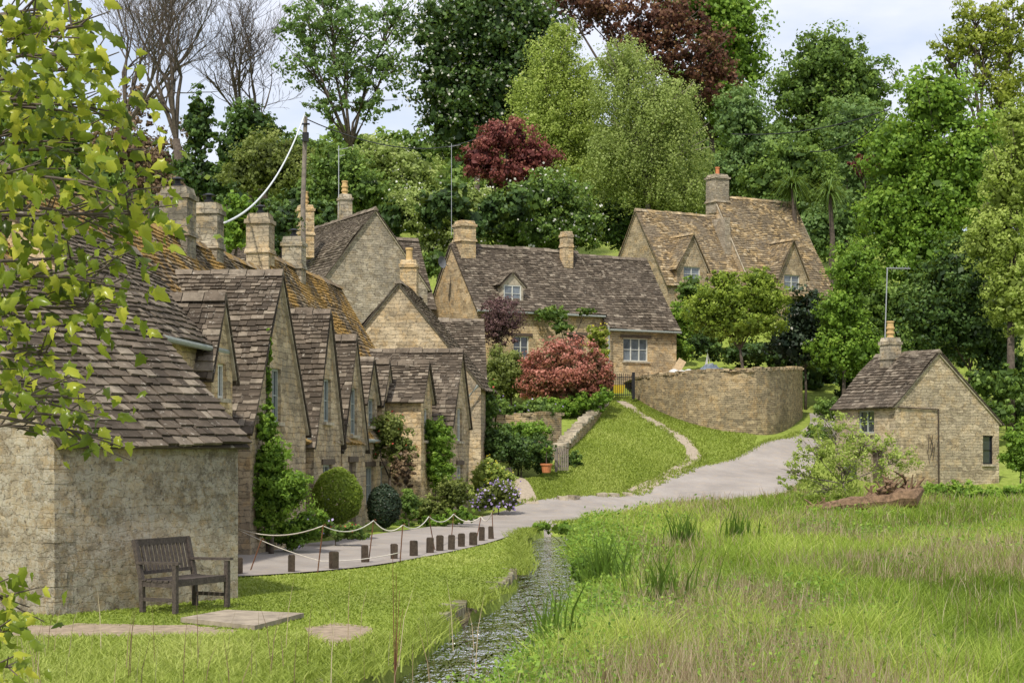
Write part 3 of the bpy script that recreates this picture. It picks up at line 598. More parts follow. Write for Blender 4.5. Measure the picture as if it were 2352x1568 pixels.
HW = [(X(1140,70.5),70.5),(X(1220,70.6),70.6),(X(1290,72),72)]
wallrun('garden_wall', 'mossy retaining garden wall under the red shrub', HW, [1.2]*3, [3.6,3.75,3.8], .4, 'drystone')
SP = [(np.interp(y, STR[:,0], STR[:,1])-np.interp(y, STR[:,0], STR[:,2])-.10, y) for y in np.arange(15, 52, 1.)]
wallrun('bank_wall', 'rough stone edging along the left bank of the stream', SP, [-.75]*len(SP), [-.15]*len(SP), .20, 'drystone', csz=.28, copmat='edging')
# ------------------------------------------------------------------ bench, posts, ropes
bt = Vector((.45,.893,0)); bn = Vector((.893,-.45,0)); b0 = Vector((X(322,24.1), 24.1, 0)); BL, BD = 1.25, .58
def B(u, v, z): return b0+bt*u+bn*v+Vector((0,0,z))
bench = thing('park_bench', 'weathered dark wooden bench with slatted back against the outbuilding wall', 'bench', B(BL/2, BD/2, 0))
for (u, v) in ((.03,0), (BL-.03,0)):
    mb = MB(); mb.beam(B(u, v+.02, 0), B(u, v, .45), .065, .065, up=bn); mb.beam(B(u, v, .45), B(u, v-.12, .98), .065, .06, up=bn); mb.build('leg', M['bench'], bench)
for (u, v) in ((.03,BD), (BL-.03,BD)):
    mb = MB(); mb.beam(B(u, v, 0), B(u, v, .66), .065, .065, up=bn); mb.build('leg', M['bench'], bench)
for u in (.03, BL-.03):
    mb = MB(); mb.beam(B(u, -.06, .68), B(u, BD+.08, .69), .085, .035); mb.build('armrest', M['bench'], bench)
    mb = MB(); mb.beam(B(u, .03, .39), B(u, BD-.03, .39), .04, .07); mb.build('seat_rail', M['bench'], bench)
    mb = MB(); mb.beam(B(u, .03, .18), B(u, BD-.03, .18), .04, .05); mb.build('stretcher', M['bench'], bench)
mb = MB()
for k in range(6): v = .05+k*.098; mb.beam(B(.0, v, .445-.012*math.sin(k/5*3.14)), B(BL, v, .445-.012*math.sin(k/5*3.14)), .075, .025)
mb.beam(B(.06, BD-.01, .40), B(BL-.06, BD-.01, .40), .03, .07); mb.build('seat', M['bench'], bench)
mb = MB(); mb.beam(B(0, -.125, .955), B(BL, -.125, .955), .045, .09, up=(0,0,1)); mb.beam(B(.05, -.03, .54), B(BL-.05, -.03, .54), .04, .05)
n = 13
for k in range(n): u = .09+(BL-.18)*k/(n-1); mb.beam(B(u, -.03, .54), B(u, -.118, .92), .05, .018, up=bn)
mb.build('backrest', M['bench'], bench)
mb = MB(); sp = [G(415,1428), G(520,1409), G(698,1417), G(585,1447)]
top = [p+Vector((0,0,.06)) for p in sp]; mb.add(sp+top, [(4,5,6,7),(0,1,5,4),(1,2,6,5),(2,3,7,6),(3,0,4,7)]); tag(mb.build('stone_slab', M['slab']), 'flat concrete slab lying in the grass in front of the bench', 'slab')
def patch(name, pts, mat, lift=.022):
    c = sum((Vector(p) for p in pts), Vector())/len(pts); mb = MB(); ring = []
    n = len(pts)
    for i in range(n*5):
        a = Vector(pts[i//5]); b = Vector(pts[(i//5+1) % n]); f = (i % 5)/5; f = f*f*(3-2*f); p = a.lerp(b, f); p += (p-c)*U(-.13, .1); ring.append(p)
    for i in range(len(ring)):
        a, b = ring[i], ring[(i+1) % len(ring)]
        f = lambda p: (p.x, p.y, gz(p.x, p.y)+lift)
        m1, m2 = c.lerp(a, .5), c.lerp(b, .5); mb.poly([f(c), f(m1), f(m2)]); mb.poly([f(m1), f(a), f(b), f(m2)])
    o = mb.build(name, M[mat], smooth=True); o['kind'] = 'structure'; return np.array([(c.x+(p.x-c.x)*.86, c.y+(p.y-c.y)*.80) for p in ring])
d1 = patch('earth_path', [G(-60,1470), G(40,1438), G(200,1433), G(420,1436), G(530,1446), G(510,1470), G(300,1468), G(120,1474)], 'dirt')
d2 = patch('earth_patch', [G(705,1440), G(770,1430), G(855,1442), G(845,1478), G(740,1496), G(695,1472)], 'dirt')
posts = [(550,1320),(670,1315),(767,1308),(838,1293),(905,1285),(950,1278),(988,1270),(1010,1265),(1037,1262),(1060,1255),(1087,1252),(1107,1242),(1127,1238)]
words = ['first', 'second', 'third', 'fourth', 'fifth', 'sixth', 'seventh', 'eighth', 'ninth', 'tenth', 'eleventh', 'twelfth', 'farthest']
for i, (px, py) in enumerate(posts):
    p = G(px, py); mb = MB(); a = U(0, .6); w = .125+U(-.015, .02); h = .33+U(-.04, .03)
    mb.box((p.x, p.y, h/2-.03), (w, w, h+.06), a, jit=.006); mb.box((p.x, p.y, h+.008), (w*.9, w*.9, .016), a, taper=.8)
    tag(mb.build('wooden_post', M['post'], origin=p), f'{words[i]} short dark wooden post along the road edge, counted from the outbuilding', 'post', 'short wooden posts along the road edge')
def sag(a, b, s_, n=10): return [a.lerp(b, k/n)-Vector((0,0,s_*4*(k/n)*(1-k/n))) for k in range(n)]
def gat(px, py, px2, py2, z=0.):
    b = G(px, py); return b, at(px2, py2, b.y)
rods = [(570,1312,600,1240),(728,1315,742,1207),(845,1292,858,1195),(918,1290,925,1205),(1000,1262,985,1186),(1036,1236,1042,1180),(1093,1236,1105,1186),(1134,1238,1130,1176)]
rt = []
for i, q in enumerate(rods):
    b, t = gat(*q); rt.append(t); mb = MB(); mb.tube([b-Vector((0,0,.1)), t, t+Vector((.03,0,.03)), t+Vector((.05,0,0))], .012, 5)
    tag(mb.build('iron_rod', M['rust'], origin=b), f'thin rusty iron rod holding the white rope, {words[i] if i < 7 else "farthest"} from the left', 'rod', 'rusty rods of the rope barrier')
ln = []; st = at(548,1213,36)
seq = [st, rt[1], rt[2], rt[3], rt[4], rt[5], rt[6], rt[7]]
for a, b in zip(seq[:-1], seq[1:]): ln += sag(a, b, .16)
ln.append(seq[-1]); mb = MB(); mb.tube(ln, .012, 5); tag(mb.build('rope', M['rope'], smooth=True), 'white rope looping from rod to rod along the garden edge', 'rope')
a = at(548,1216,36); b, t = gat(738,1300,738,1288); c, t2 = gat(918,1290,918,1268)
mb = MB(); mb.tube(sag(a, t, .05)+sag(t, t2, .05)+[t2], .009, 5); tag(mb.build('rope', M['rope'], smooth=True), 'lower slack rope dropping from the outbuilding corner across the road', 'rope')
pb = at(700,470,70); mb = MB(); r = thing('utility_pole', 'tall wooden utility pole behind the terrace chimneys', 'utility pole', (pb.x, pb.y, gz(pb.x, pb.y)))
mb.tube([(pb.x, pb.y, gz(pb.x, pb.y)), at(696,470,70), at(702,268,70)], [.13,.10,.08], 10); mb.build('pole', M['bark_pale'], r)
mb = MB(); mb.box(at(702,315,69.8), (.24,.2,.36)); mb.build('junction_box', M['dark'], r)
mb = MB(); mb.box(at(701,285,69.9), (.36,.1,.06)); mb.build('crossbar', M['dark'], r)
mb = MB(); a = at(700,262,70); b = at(515,512,45); mb.tube(sag(a, b, .8, 24)+[b], .03, 6); tag(mb.build('overhead_cable', M['cable'], smooth=True), 'thick white sleeved cable sloping from the pole down to the chimneys', 'cable')
mb = MB(); a = at(700,272,70); b = at(1110,312,108); mb.tube(sag(a, b, 1.0, 20)+[b], .025, 4); tag(mb.build('overhead_cable', M['dark'], smooth=True), 'thin dark wire running right from the pole to the red maple', 'cable')
mb = MB(); a = at(1680,308,84); b = at(2045,250,80); mb.tube(sag(a, b, .4, 20)+[b], .024, 4); tag(mb.build('overhead_cable', M['dark'], smooth=True), 'upper dark wire stretched across the trees on the right', 'cable')
mb = MB(); a = at(1860,348,84); b = at(2045,262,80); mb.tube(sag(a, b, .5, 20)+[b], .024, 4); tag(mb.build('overhead_cable', M['dark'], smooth=True), 'lower sagging dark wire across the trees on the right', 'cable')
# ------------------------------------------------------------------ plants
def lobe3(l, d, sc=1.):
    cx, cy, rx, ry = l[:4]; d2 = d+(l[4] if len(l) > 4 else 0); p = at(cx, cy, d2)
    return (tuple(p), (rx*d2/F*sc, rx*d2/F*.8*sc, ry*d2/F*sc))
def plant(name, label, cat, lobes, d, mat, leaf, dens=1., group=None, base=None, flower=None, tree=True, tr=None, barkm='bark', droop=0., limbs=10, sc=1.08):
    L = [lobe3(l, d, sc) for l in lobes]
    bx, by = (base if base else (np.mean([l[0][0] for l in L]), d)); bz = gz(bx, by)
    if not tree and base is None: bz = min(bz, min(l[0][2]-l[1][2] for l in L))
    r = thing(name, label, cat, (bx, by, bz), group)
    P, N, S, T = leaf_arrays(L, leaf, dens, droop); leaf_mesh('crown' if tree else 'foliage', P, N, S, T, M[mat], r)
    zt = max(l[0][2] for l in L); R = tr if tr else (.017*(zt-bz) if tree else .02*(zt-bz)+.01)
    mb = MB(); b = Vector((bx, by, bz-.2)); cen = sum((Vector(l[0]) for l in L), Vector())/len(L); fk = b.lerp(Vector((cen.x, cen.y, max(cen.z-.5*(cen.z-bz)*.5, bz+.1))), .75)
    mb.tube([b, b.lerp(fk, .5)+Vector((U(-1,1), 0, 0))*R, fk], [R, R*.8, R*.6], 8)
    per = max(1, limbs//len(L))
    for c, rr in L:
        c = Vector(c); m = fk.lerp(c, .5)+Vector((U(-1,1), U(-1,1), U(-.3,.6)))*R*1.5; mb.tube([fk, m, c], [R*.45, R*.3, R*.15], 6)
        for _ in range(per):
            e = c+Vector((U(-.8,.8)*rr[0], U(-.8,.8)*rr[1], U(-.2,.85)*rr[2])); s0 = m.lerp(c, U(.2,1)); mb.tube([s0, s0.lerp(e, .5)+Vector((0,0,.06*rr[2])), e], [R*.18, R*.11, R*.04], 5)
    mb.build('trunk' if tree else 'stem', M[barkm], r, smooth=True)
    if flower:
        fm, fn, fs = flower; P2 = P[rng.integers(0, len(P), fn)]; cn = np.array(cen); P2 = P2+norm(P2-cn)*fs*1.2+np.array([0,-fs,fs*.4])
        leaf_mesh('blossom', P2, norm(rng.normal(size=(fn,3))+np.array([0,-1,.6])), np.full(fn, fs)*rng.uniform(.7,1.3,fn), rng.random(fn), M[fm], r, .8)
    return r
TG = 'trees on the wooded hillside'
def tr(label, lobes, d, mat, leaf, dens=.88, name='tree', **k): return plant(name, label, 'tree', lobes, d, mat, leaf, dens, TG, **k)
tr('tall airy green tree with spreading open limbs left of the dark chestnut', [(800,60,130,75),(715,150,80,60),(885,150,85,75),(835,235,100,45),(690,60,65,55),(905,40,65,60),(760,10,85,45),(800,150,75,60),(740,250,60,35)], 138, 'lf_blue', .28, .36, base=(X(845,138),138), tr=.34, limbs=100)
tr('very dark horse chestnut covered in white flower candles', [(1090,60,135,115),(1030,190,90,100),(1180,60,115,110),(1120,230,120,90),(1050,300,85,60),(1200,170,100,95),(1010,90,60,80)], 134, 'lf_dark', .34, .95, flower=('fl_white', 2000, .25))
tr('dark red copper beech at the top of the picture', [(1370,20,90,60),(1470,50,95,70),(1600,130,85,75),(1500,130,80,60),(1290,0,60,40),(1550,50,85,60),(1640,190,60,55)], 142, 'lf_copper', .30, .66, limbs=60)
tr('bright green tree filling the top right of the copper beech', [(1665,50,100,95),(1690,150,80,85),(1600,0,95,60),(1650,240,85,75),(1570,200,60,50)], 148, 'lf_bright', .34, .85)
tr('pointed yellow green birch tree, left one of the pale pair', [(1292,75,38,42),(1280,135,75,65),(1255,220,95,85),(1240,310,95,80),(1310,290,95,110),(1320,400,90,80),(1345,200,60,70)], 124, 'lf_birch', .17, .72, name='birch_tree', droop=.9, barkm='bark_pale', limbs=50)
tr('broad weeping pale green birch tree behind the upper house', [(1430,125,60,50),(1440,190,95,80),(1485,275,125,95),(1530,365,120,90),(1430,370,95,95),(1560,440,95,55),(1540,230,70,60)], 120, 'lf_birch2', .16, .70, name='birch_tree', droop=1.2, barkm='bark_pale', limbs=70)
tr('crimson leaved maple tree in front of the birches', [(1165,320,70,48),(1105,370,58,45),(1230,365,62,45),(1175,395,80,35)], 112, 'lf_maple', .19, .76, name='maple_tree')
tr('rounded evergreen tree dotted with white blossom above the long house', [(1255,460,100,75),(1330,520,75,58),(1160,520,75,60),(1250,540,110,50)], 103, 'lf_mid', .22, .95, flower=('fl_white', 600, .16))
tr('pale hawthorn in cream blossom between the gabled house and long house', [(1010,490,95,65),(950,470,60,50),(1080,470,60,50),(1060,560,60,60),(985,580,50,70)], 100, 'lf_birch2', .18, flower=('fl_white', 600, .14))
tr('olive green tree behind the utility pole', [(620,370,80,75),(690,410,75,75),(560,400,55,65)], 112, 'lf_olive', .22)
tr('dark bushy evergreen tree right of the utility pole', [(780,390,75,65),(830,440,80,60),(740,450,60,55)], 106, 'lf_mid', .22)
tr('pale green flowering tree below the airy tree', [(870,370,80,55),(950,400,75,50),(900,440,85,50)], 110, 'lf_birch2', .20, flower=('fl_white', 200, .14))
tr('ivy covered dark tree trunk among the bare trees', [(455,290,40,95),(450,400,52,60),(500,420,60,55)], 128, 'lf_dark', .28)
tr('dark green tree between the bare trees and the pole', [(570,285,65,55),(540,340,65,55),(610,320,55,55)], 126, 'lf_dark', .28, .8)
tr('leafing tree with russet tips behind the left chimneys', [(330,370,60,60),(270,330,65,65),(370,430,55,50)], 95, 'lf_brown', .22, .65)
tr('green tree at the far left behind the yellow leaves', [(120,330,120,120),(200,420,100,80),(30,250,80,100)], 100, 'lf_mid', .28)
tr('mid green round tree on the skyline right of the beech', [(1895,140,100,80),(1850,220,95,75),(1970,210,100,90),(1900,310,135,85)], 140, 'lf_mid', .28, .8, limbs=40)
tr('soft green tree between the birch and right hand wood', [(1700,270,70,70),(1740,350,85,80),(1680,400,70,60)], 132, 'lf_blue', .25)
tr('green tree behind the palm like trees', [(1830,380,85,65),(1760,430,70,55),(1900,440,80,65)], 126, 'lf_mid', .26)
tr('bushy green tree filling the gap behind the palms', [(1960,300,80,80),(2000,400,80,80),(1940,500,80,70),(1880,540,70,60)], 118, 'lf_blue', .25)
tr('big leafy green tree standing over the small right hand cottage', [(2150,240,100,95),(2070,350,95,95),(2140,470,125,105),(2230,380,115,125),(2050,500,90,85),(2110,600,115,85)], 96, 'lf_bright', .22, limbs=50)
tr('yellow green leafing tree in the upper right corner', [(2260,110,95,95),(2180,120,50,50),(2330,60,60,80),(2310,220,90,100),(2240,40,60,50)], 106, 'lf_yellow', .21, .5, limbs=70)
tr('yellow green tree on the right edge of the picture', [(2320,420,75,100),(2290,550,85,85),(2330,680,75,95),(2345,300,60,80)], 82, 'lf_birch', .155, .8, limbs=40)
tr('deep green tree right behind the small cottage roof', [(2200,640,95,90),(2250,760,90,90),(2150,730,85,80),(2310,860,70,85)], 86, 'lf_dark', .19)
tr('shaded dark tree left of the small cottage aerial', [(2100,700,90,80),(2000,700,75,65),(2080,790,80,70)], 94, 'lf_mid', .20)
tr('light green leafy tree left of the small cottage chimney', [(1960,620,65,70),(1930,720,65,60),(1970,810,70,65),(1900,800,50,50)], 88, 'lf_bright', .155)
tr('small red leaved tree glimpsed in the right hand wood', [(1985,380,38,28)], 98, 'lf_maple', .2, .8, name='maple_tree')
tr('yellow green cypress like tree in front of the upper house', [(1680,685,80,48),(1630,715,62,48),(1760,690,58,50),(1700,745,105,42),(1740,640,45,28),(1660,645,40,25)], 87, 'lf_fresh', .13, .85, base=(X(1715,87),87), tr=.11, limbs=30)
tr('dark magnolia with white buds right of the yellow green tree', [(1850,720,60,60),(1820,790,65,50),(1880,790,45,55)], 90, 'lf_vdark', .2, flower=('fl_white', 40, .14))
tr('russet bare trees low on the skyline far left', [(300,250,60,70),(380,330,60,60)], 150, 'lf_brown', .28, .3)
def sh(label, lobes, d, mat, leaf, dens=1.15, flower=None, cat='shrub', name='shrub', **k): return plant(name, label, cat, lobes, d, mat, leaf, dens, None, flower=flower, tree=False, **k)
sh('bright green bush behind the second terrace chimney', [(550,490,45,45),(530,540,45,40)], 60, 'lf_bright', .15)
sh('dark glossy bush between the terrace chimneys and gabled house', [(640,505,50,40),(620,550,50,50)], 68, 'lf_dark', .16)
sh('bright green climber at the side wall of the long house', [(1560,740,35,50),(1560,800,35,40)], 93, 'lf_bright', .15)
sh('low green shrubs at the foot of the upper house', [(1590,665,35,30)], 100, 'lf_mid', .16)
sh('dark hollow shrubbery behind the retaining wall', [(1800,820,65,35),(1720,810,95,32),(1600,790,60,32)], 96, 'lf_dark', .2)
L = []
for i in range(46):
    px = -150+i*60+U(-15, 15); top = 330 if px < 650 else (250 if 1000 < px < 1750 else 290)
    L.append(lobe3((px, top+U(0, 60)+60, 80, 80), 175+U(-8, 8))); L.append(lobe3((px+20, top+170, 90, 90), 165+U(-8, 8)))
P, N, S, T = leaf_arrays(L, .55, .8); r = leaf_mesh('distant_wood', P, N, S, T, M['lf_mid'], None); tag(r, 'far wooded hillside closing the view', 'wood', kind='stuff')
L = []
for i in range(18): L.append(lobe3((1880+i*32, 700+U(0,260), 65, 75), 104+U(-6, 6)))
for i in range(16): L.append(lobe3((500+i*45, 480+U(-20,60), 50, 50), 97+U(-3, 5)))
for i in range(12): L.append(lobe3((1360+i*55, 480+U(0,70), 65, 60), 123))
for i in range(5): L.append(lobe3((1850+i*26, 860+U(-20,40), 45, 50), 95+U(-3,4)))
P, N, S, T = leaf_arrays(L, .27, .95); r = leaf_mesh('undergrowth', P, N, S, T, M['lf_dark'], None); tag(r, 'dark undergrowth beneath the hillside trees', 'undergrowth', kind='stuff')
L = []
for i in range(9): L.append(lobe3((1870+i*24, 800+U(-60,60), 38, 38), 91+U(-2,3)))
for i in range(6): L.append(lobe3((1545+i*20, 700+U(-30,70), 28, 30), 98+U(-2,3)))
for i in range(8): L.append(lobe3((960+i*22, 620+U(-40,30), 30, 34), 96+U(-2,3)))
for i in range(12): L.append(lobe3((2050+i*30, 900+U(-70,60), 45, 45), 80+U(-2,3)))
P, N, S, T = leaf_arrays(L, .18, .95); r = leaf_mesh('scrub', P, N, S, T, M['lf_mid'], None); tag(r, 'light green scrub around the houses on the slope', 'scrub', kind='stuff')
def bare(label, px, pyb, d, h, seed, spread=.55, mat='bark'):
    rr = random.Random(seed); b = at(px, pyb, d); z0 = gz(b.x, d); r = thing('bare_tree', label, 'tree', (b.x, d, z0), 'bare trees on the left skyline')
    tk = MB(); cr = MB(); top = Vector((b.x+rr.uniform(-1,1), d, b.z))
    tk.tube([(b.x, d, z0-.3), (b.x+.2, d, (z0+b.z)/2), top], [.42, .36, .3], 8); tk.build('trunk', M[mat], r, smooth=True)
    def br(p, dr, ln, rad, lv):
        if lv == 0: return
        pts = [p]; q = p; dd = dr.copy()
        for _ in range(3 if lv > 2 else 2):
            dd = (dd+Vector((rr.gauss(0,.13), rr.gauss(0,.13), rr.gauss(.06,.08)))).normalized(); q = q+dd*ln/3; pts.append(q)
        f = max(rad, .012); cr.tube(pts, [f, max(rad*.86,.011), max(rad*.74,.010), max(rad*.62,.008)][:len(pts)], 5 if rad > .08 else 3)
        for k in range(2 if rr.random() < .55 else 3):
            nd = (dd+Vector((rr.gauss(0,spread), rr.gauss(0,spread), rr.gauss(.12,spread*.6)))).normalized(); br(q if k else pts[1], nd, ln*rr.uniform(.68,.88), rad*rr.uniform(.50,.66), lv-1)
    for k in range(4): br(top, Vector((rr.uniform(-.8,.8), rr.uniform(-.4,.4), 1)).normalized(), h*.30, .20, 8)
    cr.build('branches', M[mat], r)
bare('tall bare tree with upright forking limbs left of the airy green tree', 420, 320, 132, 16, 3, .5)
bare('wide bare tree against the sky at the upper left', 290, 290, 138, 15, 11, .52)
bare('slender bare tree closest to the airy green tree', 600, 320, 142, 12, 21, .45)
for lb, px, py, d in (('left spiky cabbage palm above the upper house roof', 1820, 425, 112), ('right spiky cabbage palm above the upper house roof', 1905, 440, 110)):
    c = at(px, py, d); r = thing('palm_tree', lb, 'palm', (c.x, d, gz(c.x, d)), 'spiky palms by the upper house'); mb = MB(); mb.tube([(c.x, d, gz(c.x, d)-.2), (c.x+.2, d, c.z-3), tuple(c)], [.2,.16,.12], 8); mb.build('trunk', M['bark'], r)
    mb = MB()
    for k in range(200):
        dr = Vector((random.gauss(0,1), random.gauss(0,1), random.gauss(.1,.6))).normalized(); ln = U(1.1, 1.9); p1 = c+dr*ln*.6; p2 = c+dr*ln-Vector((0,0,.35*ln)); s_ = dr.cross(Vector((0,0,1))).normalized()*.04; mb.add([c-s_, c+s_, p1+s_, p1-s_, p2], [(0,1,2,3),(3,2,4)], random.random()*.7)
    mb.build('crown', M['lf_mid'], r)
sh('tall light green climber on the largest gable of the terrace', [(612,985,26,55),(620,1060,50,60),(650,1125,80,65),(608,1170,50,65)], 37.5, 'lf_bright', .065)
sh('slim ivy strip climbing to the top of the largest gable', [(617,800,10,50),(614,870,10,50),(610,930,14,40)], 38.3, 'lf_bright', .07, name='climbing_plant', cat='climber')
sh('leafy perennials at the left end of the garden border', [(595,1230,55,32),(670,1220,60,38),(715,1205,40,35)], 38.5, 'lf_bright', .07, flower=('fl_lilac', 40, .06))
sh('clipped round bright green bush in the garden border', [(775,1140,58,68)], 43, 'lf_fresh', .06, 1.6, sc=1.)
sh('dark clipped rounded bush next to the bright round one', [(882,1162,40,52)], 47, 'lf_vdark', .065, 1.7, sc=1.)
sh('low tulip bed in front of the steep gables', [(735,1212,34,24),(805,1222,46,22)], 41, 'lf_mid', .07, flower=('fl_red', 22, .06))
sh('rambling rose with coppery shoots on the terrace wall', [(895,985,48,40),(920,1040,42,50),(870,1010,30,45)], 52, 'lf_olive', .08, .8, flower=('fl_red', 60, .07), limbs=40)
sh('bare tangled climber stems below the rambling rose', [(930,1080,30,50)], 51.5, 'lf_brown', .08, .7, limbs=40)
sh('tall pale green shrub against the projecting wing', [(1000,1005,40,48),(1005,1075,42,52)], 55, 'lf_bright', .075)
sh('small dark green bush right of the dark clipped bush', [(940,1155,28,36)], 49.5, 'lf_mid', .07, 1.4)
sh('mixed green shrub at the foot of the projecting wing', [(975,1165,36,30),(1045,1135,42,42),(1010,1175,34,24)], 51, 'lf_olive', .075)
sh('low grassy ground cover in the garden near the road', [(920,1205,34,16),(1000,1195,40,18),(1060,1183,36,18)], 50.2, 'lf_bright', .08)
sh('lilac flowering cushion plant at the end of the terrace border', [(1150,1130,42,26),(1120,1145,38,28),(1165,1150,32,20)], 58, 'lf_olive', .08, flower=('fl_lilac', 380, .085))
sh('yellow green leafy shrub behind the lilac cushion plant', [(1120,1085,36,32),(1150,1100,34,24),(1105,1110,28,32)], 60, 'lf_birch', .09, flower=('fl_yellow', 60, .08))
sh('brownish hedge below the long house', [(1170,850,62,52),(1140,880,45,52),(1215,870,45,48)], 82, 'lf_olive', .11, 1.3)
sh('big round red photinia bush in front of the long house', [(1300,845,98,66),(1300,885,95,52),(1235,870,48,52),(1365,860,48,56)], 80, 'lf_photinia', .12, 1.2)
sh('bare purple twiggy bush against the long house', [(1150,725,55,44),(1145,765,45,34)], 84.5, 'lf_purple', .10, .7, limbs=80)
sh('variegated yellow shrub by the corner of the long house', [(1370,775,28,32),(1380,810,25,24)], 82.5, 'lf_yellow', .12, .9, flower=('fl_yellow', 60, .1))
sh('green climber over the door of the long house', [(1270,722,48,18),(1290,750,30,18),(1345,715,25,10)], 86.8, 'lf_mid', .11, .9, name='climbing_plant', cat='climber')
sh('flowering border under the brown hedge', [(1140,955,38,42),(1185,950,44,30),(1235,940,52,26)], 72, 'lf_mid', .11, flower=('fl_lilac', 60, .09))
sh('dark ivy covered mound beside the wicket gate', [(1200,1035,75,42),(1150,1020,50,45),(1245,1045,30,36)], 66, 'lf_dark', .10, 1.3)
sh('bright green rounded shrub above the ivy mound', [(1210,995,54,30),(1170,1000,40,26)], 67, 'lf_bright', .10, 1.3)
sh('green plants spilling over the garden wall top', [(1290,935,52,26),(1350,925,48,24),(1385,910,28,22)], 79, 'lf_bright', .11)
sh('ivy clump at the foot of the sloping garden wall', [(1315,1055,24,24)], 68.2, 'lf_mid', .1)
sh('shrubs beside the end wall of the terrace', [(1120,930,28,55),(1112,1010,24,55)], 66.5, 'lf_mid', .1, flower=('fl_red', 20, .08))
sh('round clipped hedge at the right edge beside the small cottage', [(2345,1030,45,75)], 66, 'lf_bright', .1, 1.3)
sh('green bramble bank in front of the small cottage', [(2190,1140,75,36),(2260,1150,65,32),(2120,1138,50,28),(2330,1140,55,30)], 62, 'lf_bright', .10)
sh('grassy verge bushes between road and small cottage', [(1900,940,38,28),(1880,1000,32,34)], 80, 'lf_mid', .12)
sh('leafy waterside plants where the stream meets the road', [(1300,1215,45,16),(1345,1240,45,22),(1245,1208,30,8)], 50.5, 'lf_bright', .10, 1.1)
sh('lush cress clump spilling into the stream', [(1345,1320,45,24),(1370,1360,50,26),(1335,1290,30,16)], 34, 'lf_bright', .065, 1.1)
plant('tree', 'straggly young tree with fresh leaves growing beside the fallen log', 'tree', [(1940,1080,90,70),(1870,1040,55,65),(1990,1020,65,55),(2060,1060,60,55),(1820,1090,45,35),(1900,1130,75,40),(1910,980,50,40)], 58, 'lf_birch', .08, .22, base=(X(1960,58),58), tr=.06, limbs=200, barkm='bark_pale')
mb = MB(); up_ = Vector((0,-.6,.26)); pts = [at(1840+k*27, 1185-k*2.6+U(-4,4), 57)+up_ for k in range(10)]; mb.tube(pts+[at(2105,1138,57.2)+up_], [.08,.13,.20,.18,.26,.22,.28,.26,.34,.36,.14], 8)
for k in range(30): s0 = at(U(1985,2098), U(1138,1168), 57)+up_; mb.tube([s0, s0+Vector((U(-.25,.25),U(-.25,.25),U(.05,.35))), s0+Vector((U(-.45,.45),U(-.3,.3),U(.1,.65)))], [.11,.06,.018], 5)
for k in range(10): s0 = at(U(1850,1990), 1178, 57)+up_; mb.tube([s0, s0+Vector((U(-.3,.3),U(-.2,.1),U(.1,.35)))], [.06,.012], 4)
tag(mb.build('fallen_log', M['deadwood']), 'rotting brown fallen log with torn root end in the meadow', 'log')
p = at(1255,1085,65); r = thing('potted_plant', 'terracotta pot with a small shrub beside the wicket gate', 'potted plant', (p.x, 65, p.z))
mb = MB(); mb.lathe(tuple(p), [(.15,0),(.2,.28),(.23,.28),(.23,.34),(.18,.34)], 14); mb.build('pot', M['terracotta'], r)
P, N, S, T = leaf_arrays([lobe3((1255,1030,16,22), 65)], .08, .7); leaf_mesh('foliage', P, N, S, T, M['lf_bright'], r); mb = MB(); mb.tube([p+Vector((0,0,.3)), at(1255,1020,65)], .02, 5); mb.build('stem', M['bark'], r)
r = thing('wicket_gate', 'small weathered wooden picket gate by the terracotta pot', 'gate', tuple(at(1292,1080,66.8))); mb = MB()
for k in range(6): a = at(1281+k*4.6,1080,66.8); mb.beam(a, a+Vector((0,0,.86+.03*math.sin(k*2))), .055, .03)
mb.beam(at(1279,1070,66.85), at(1306,1070,66.85), .03, .06); mb.beam(at(1279,1040,66.85), at(1306,1040,66.85), .03, .06); mb.build('gate_panel', M['bark_pale'], r)
mb = MB(); a = at(1277,1082,66.8); mb.box((a.x, a.y, a.z+.5), (.1,.1,1.05)); mb.build('gate_post', M['bark_pale'], r)
r = thing('iron_gate', 'black iron bar gate at the top of the path', 'gate', tuple(at(1430,912,84.5))); mb = MB()
for k in range(10): a = at(1410+k*4.4,912,84.5); mb.beam(a, a+Vector((0,0,1.05+.12*math.sin(k/9*3.14))), .025, .025)
mb.beam(at(1408,906,84.5), at(1452,906,84.5), .03, .04); mb.beam(at(1408,866,84.5), at(1452,866,84.5), .03, .04); mb.build('gate_panel', M['dark'], r)
for k, px in enumerate((1405,1455)):
    mb = MB(); a = at(px,914,84.4); mb.box((a.x, a.y, a.z+.6), (.14,.14,1.3)); mb.build('gate_post', M['dark'], r)
for k, (px, py, w) in enumerate([(1293,1158,.35),(1318,1156,.4),(1380,1150,.45),(1407,1147,.35),(1440,1142,.3)]):
    d_ = [61.6,61.9,63.6,64.3,65.1][k]; x_ = X(px, d_); mb = MB(); mb.box((x_, d_, gz(x_,d_)+.07), (w,.25,.16), U(0,1), jit=.04); tag(mb.build('kerb_stone', M['coping']), f'{words[k]} loose pale stone at the edge of the lower lawn, counted from the left', 'stone', 'loose stones edging the lawn')
mb = MB(); n = 20; c = at(1640,850,82.6); pts = {}
for i in range(n):
    for j in range(n):
        u = i/(n-1)*2-1; v = j/(n-1)*2-1; h = max(0, 1-u*u*.9-v*v*.9)*.5*(.6+.35*math.sin(4*u+2)+.6*U(-.6,.6)); pts[i,j] = (c.x+u*1.35, c.y+v*.7, 5.87+max(0,h))
for i in range(n-1):
    for j in range(n-1): mb.poly([pts[i,j], pts[i+1,j], pts[i+1,j+1], pts[i,j+1]])
tag(mb.build('tarpaulin_heap', M['tarp']), 'crumpled blue grey tarpaulin heap on the terrace', 'tarpaulin')
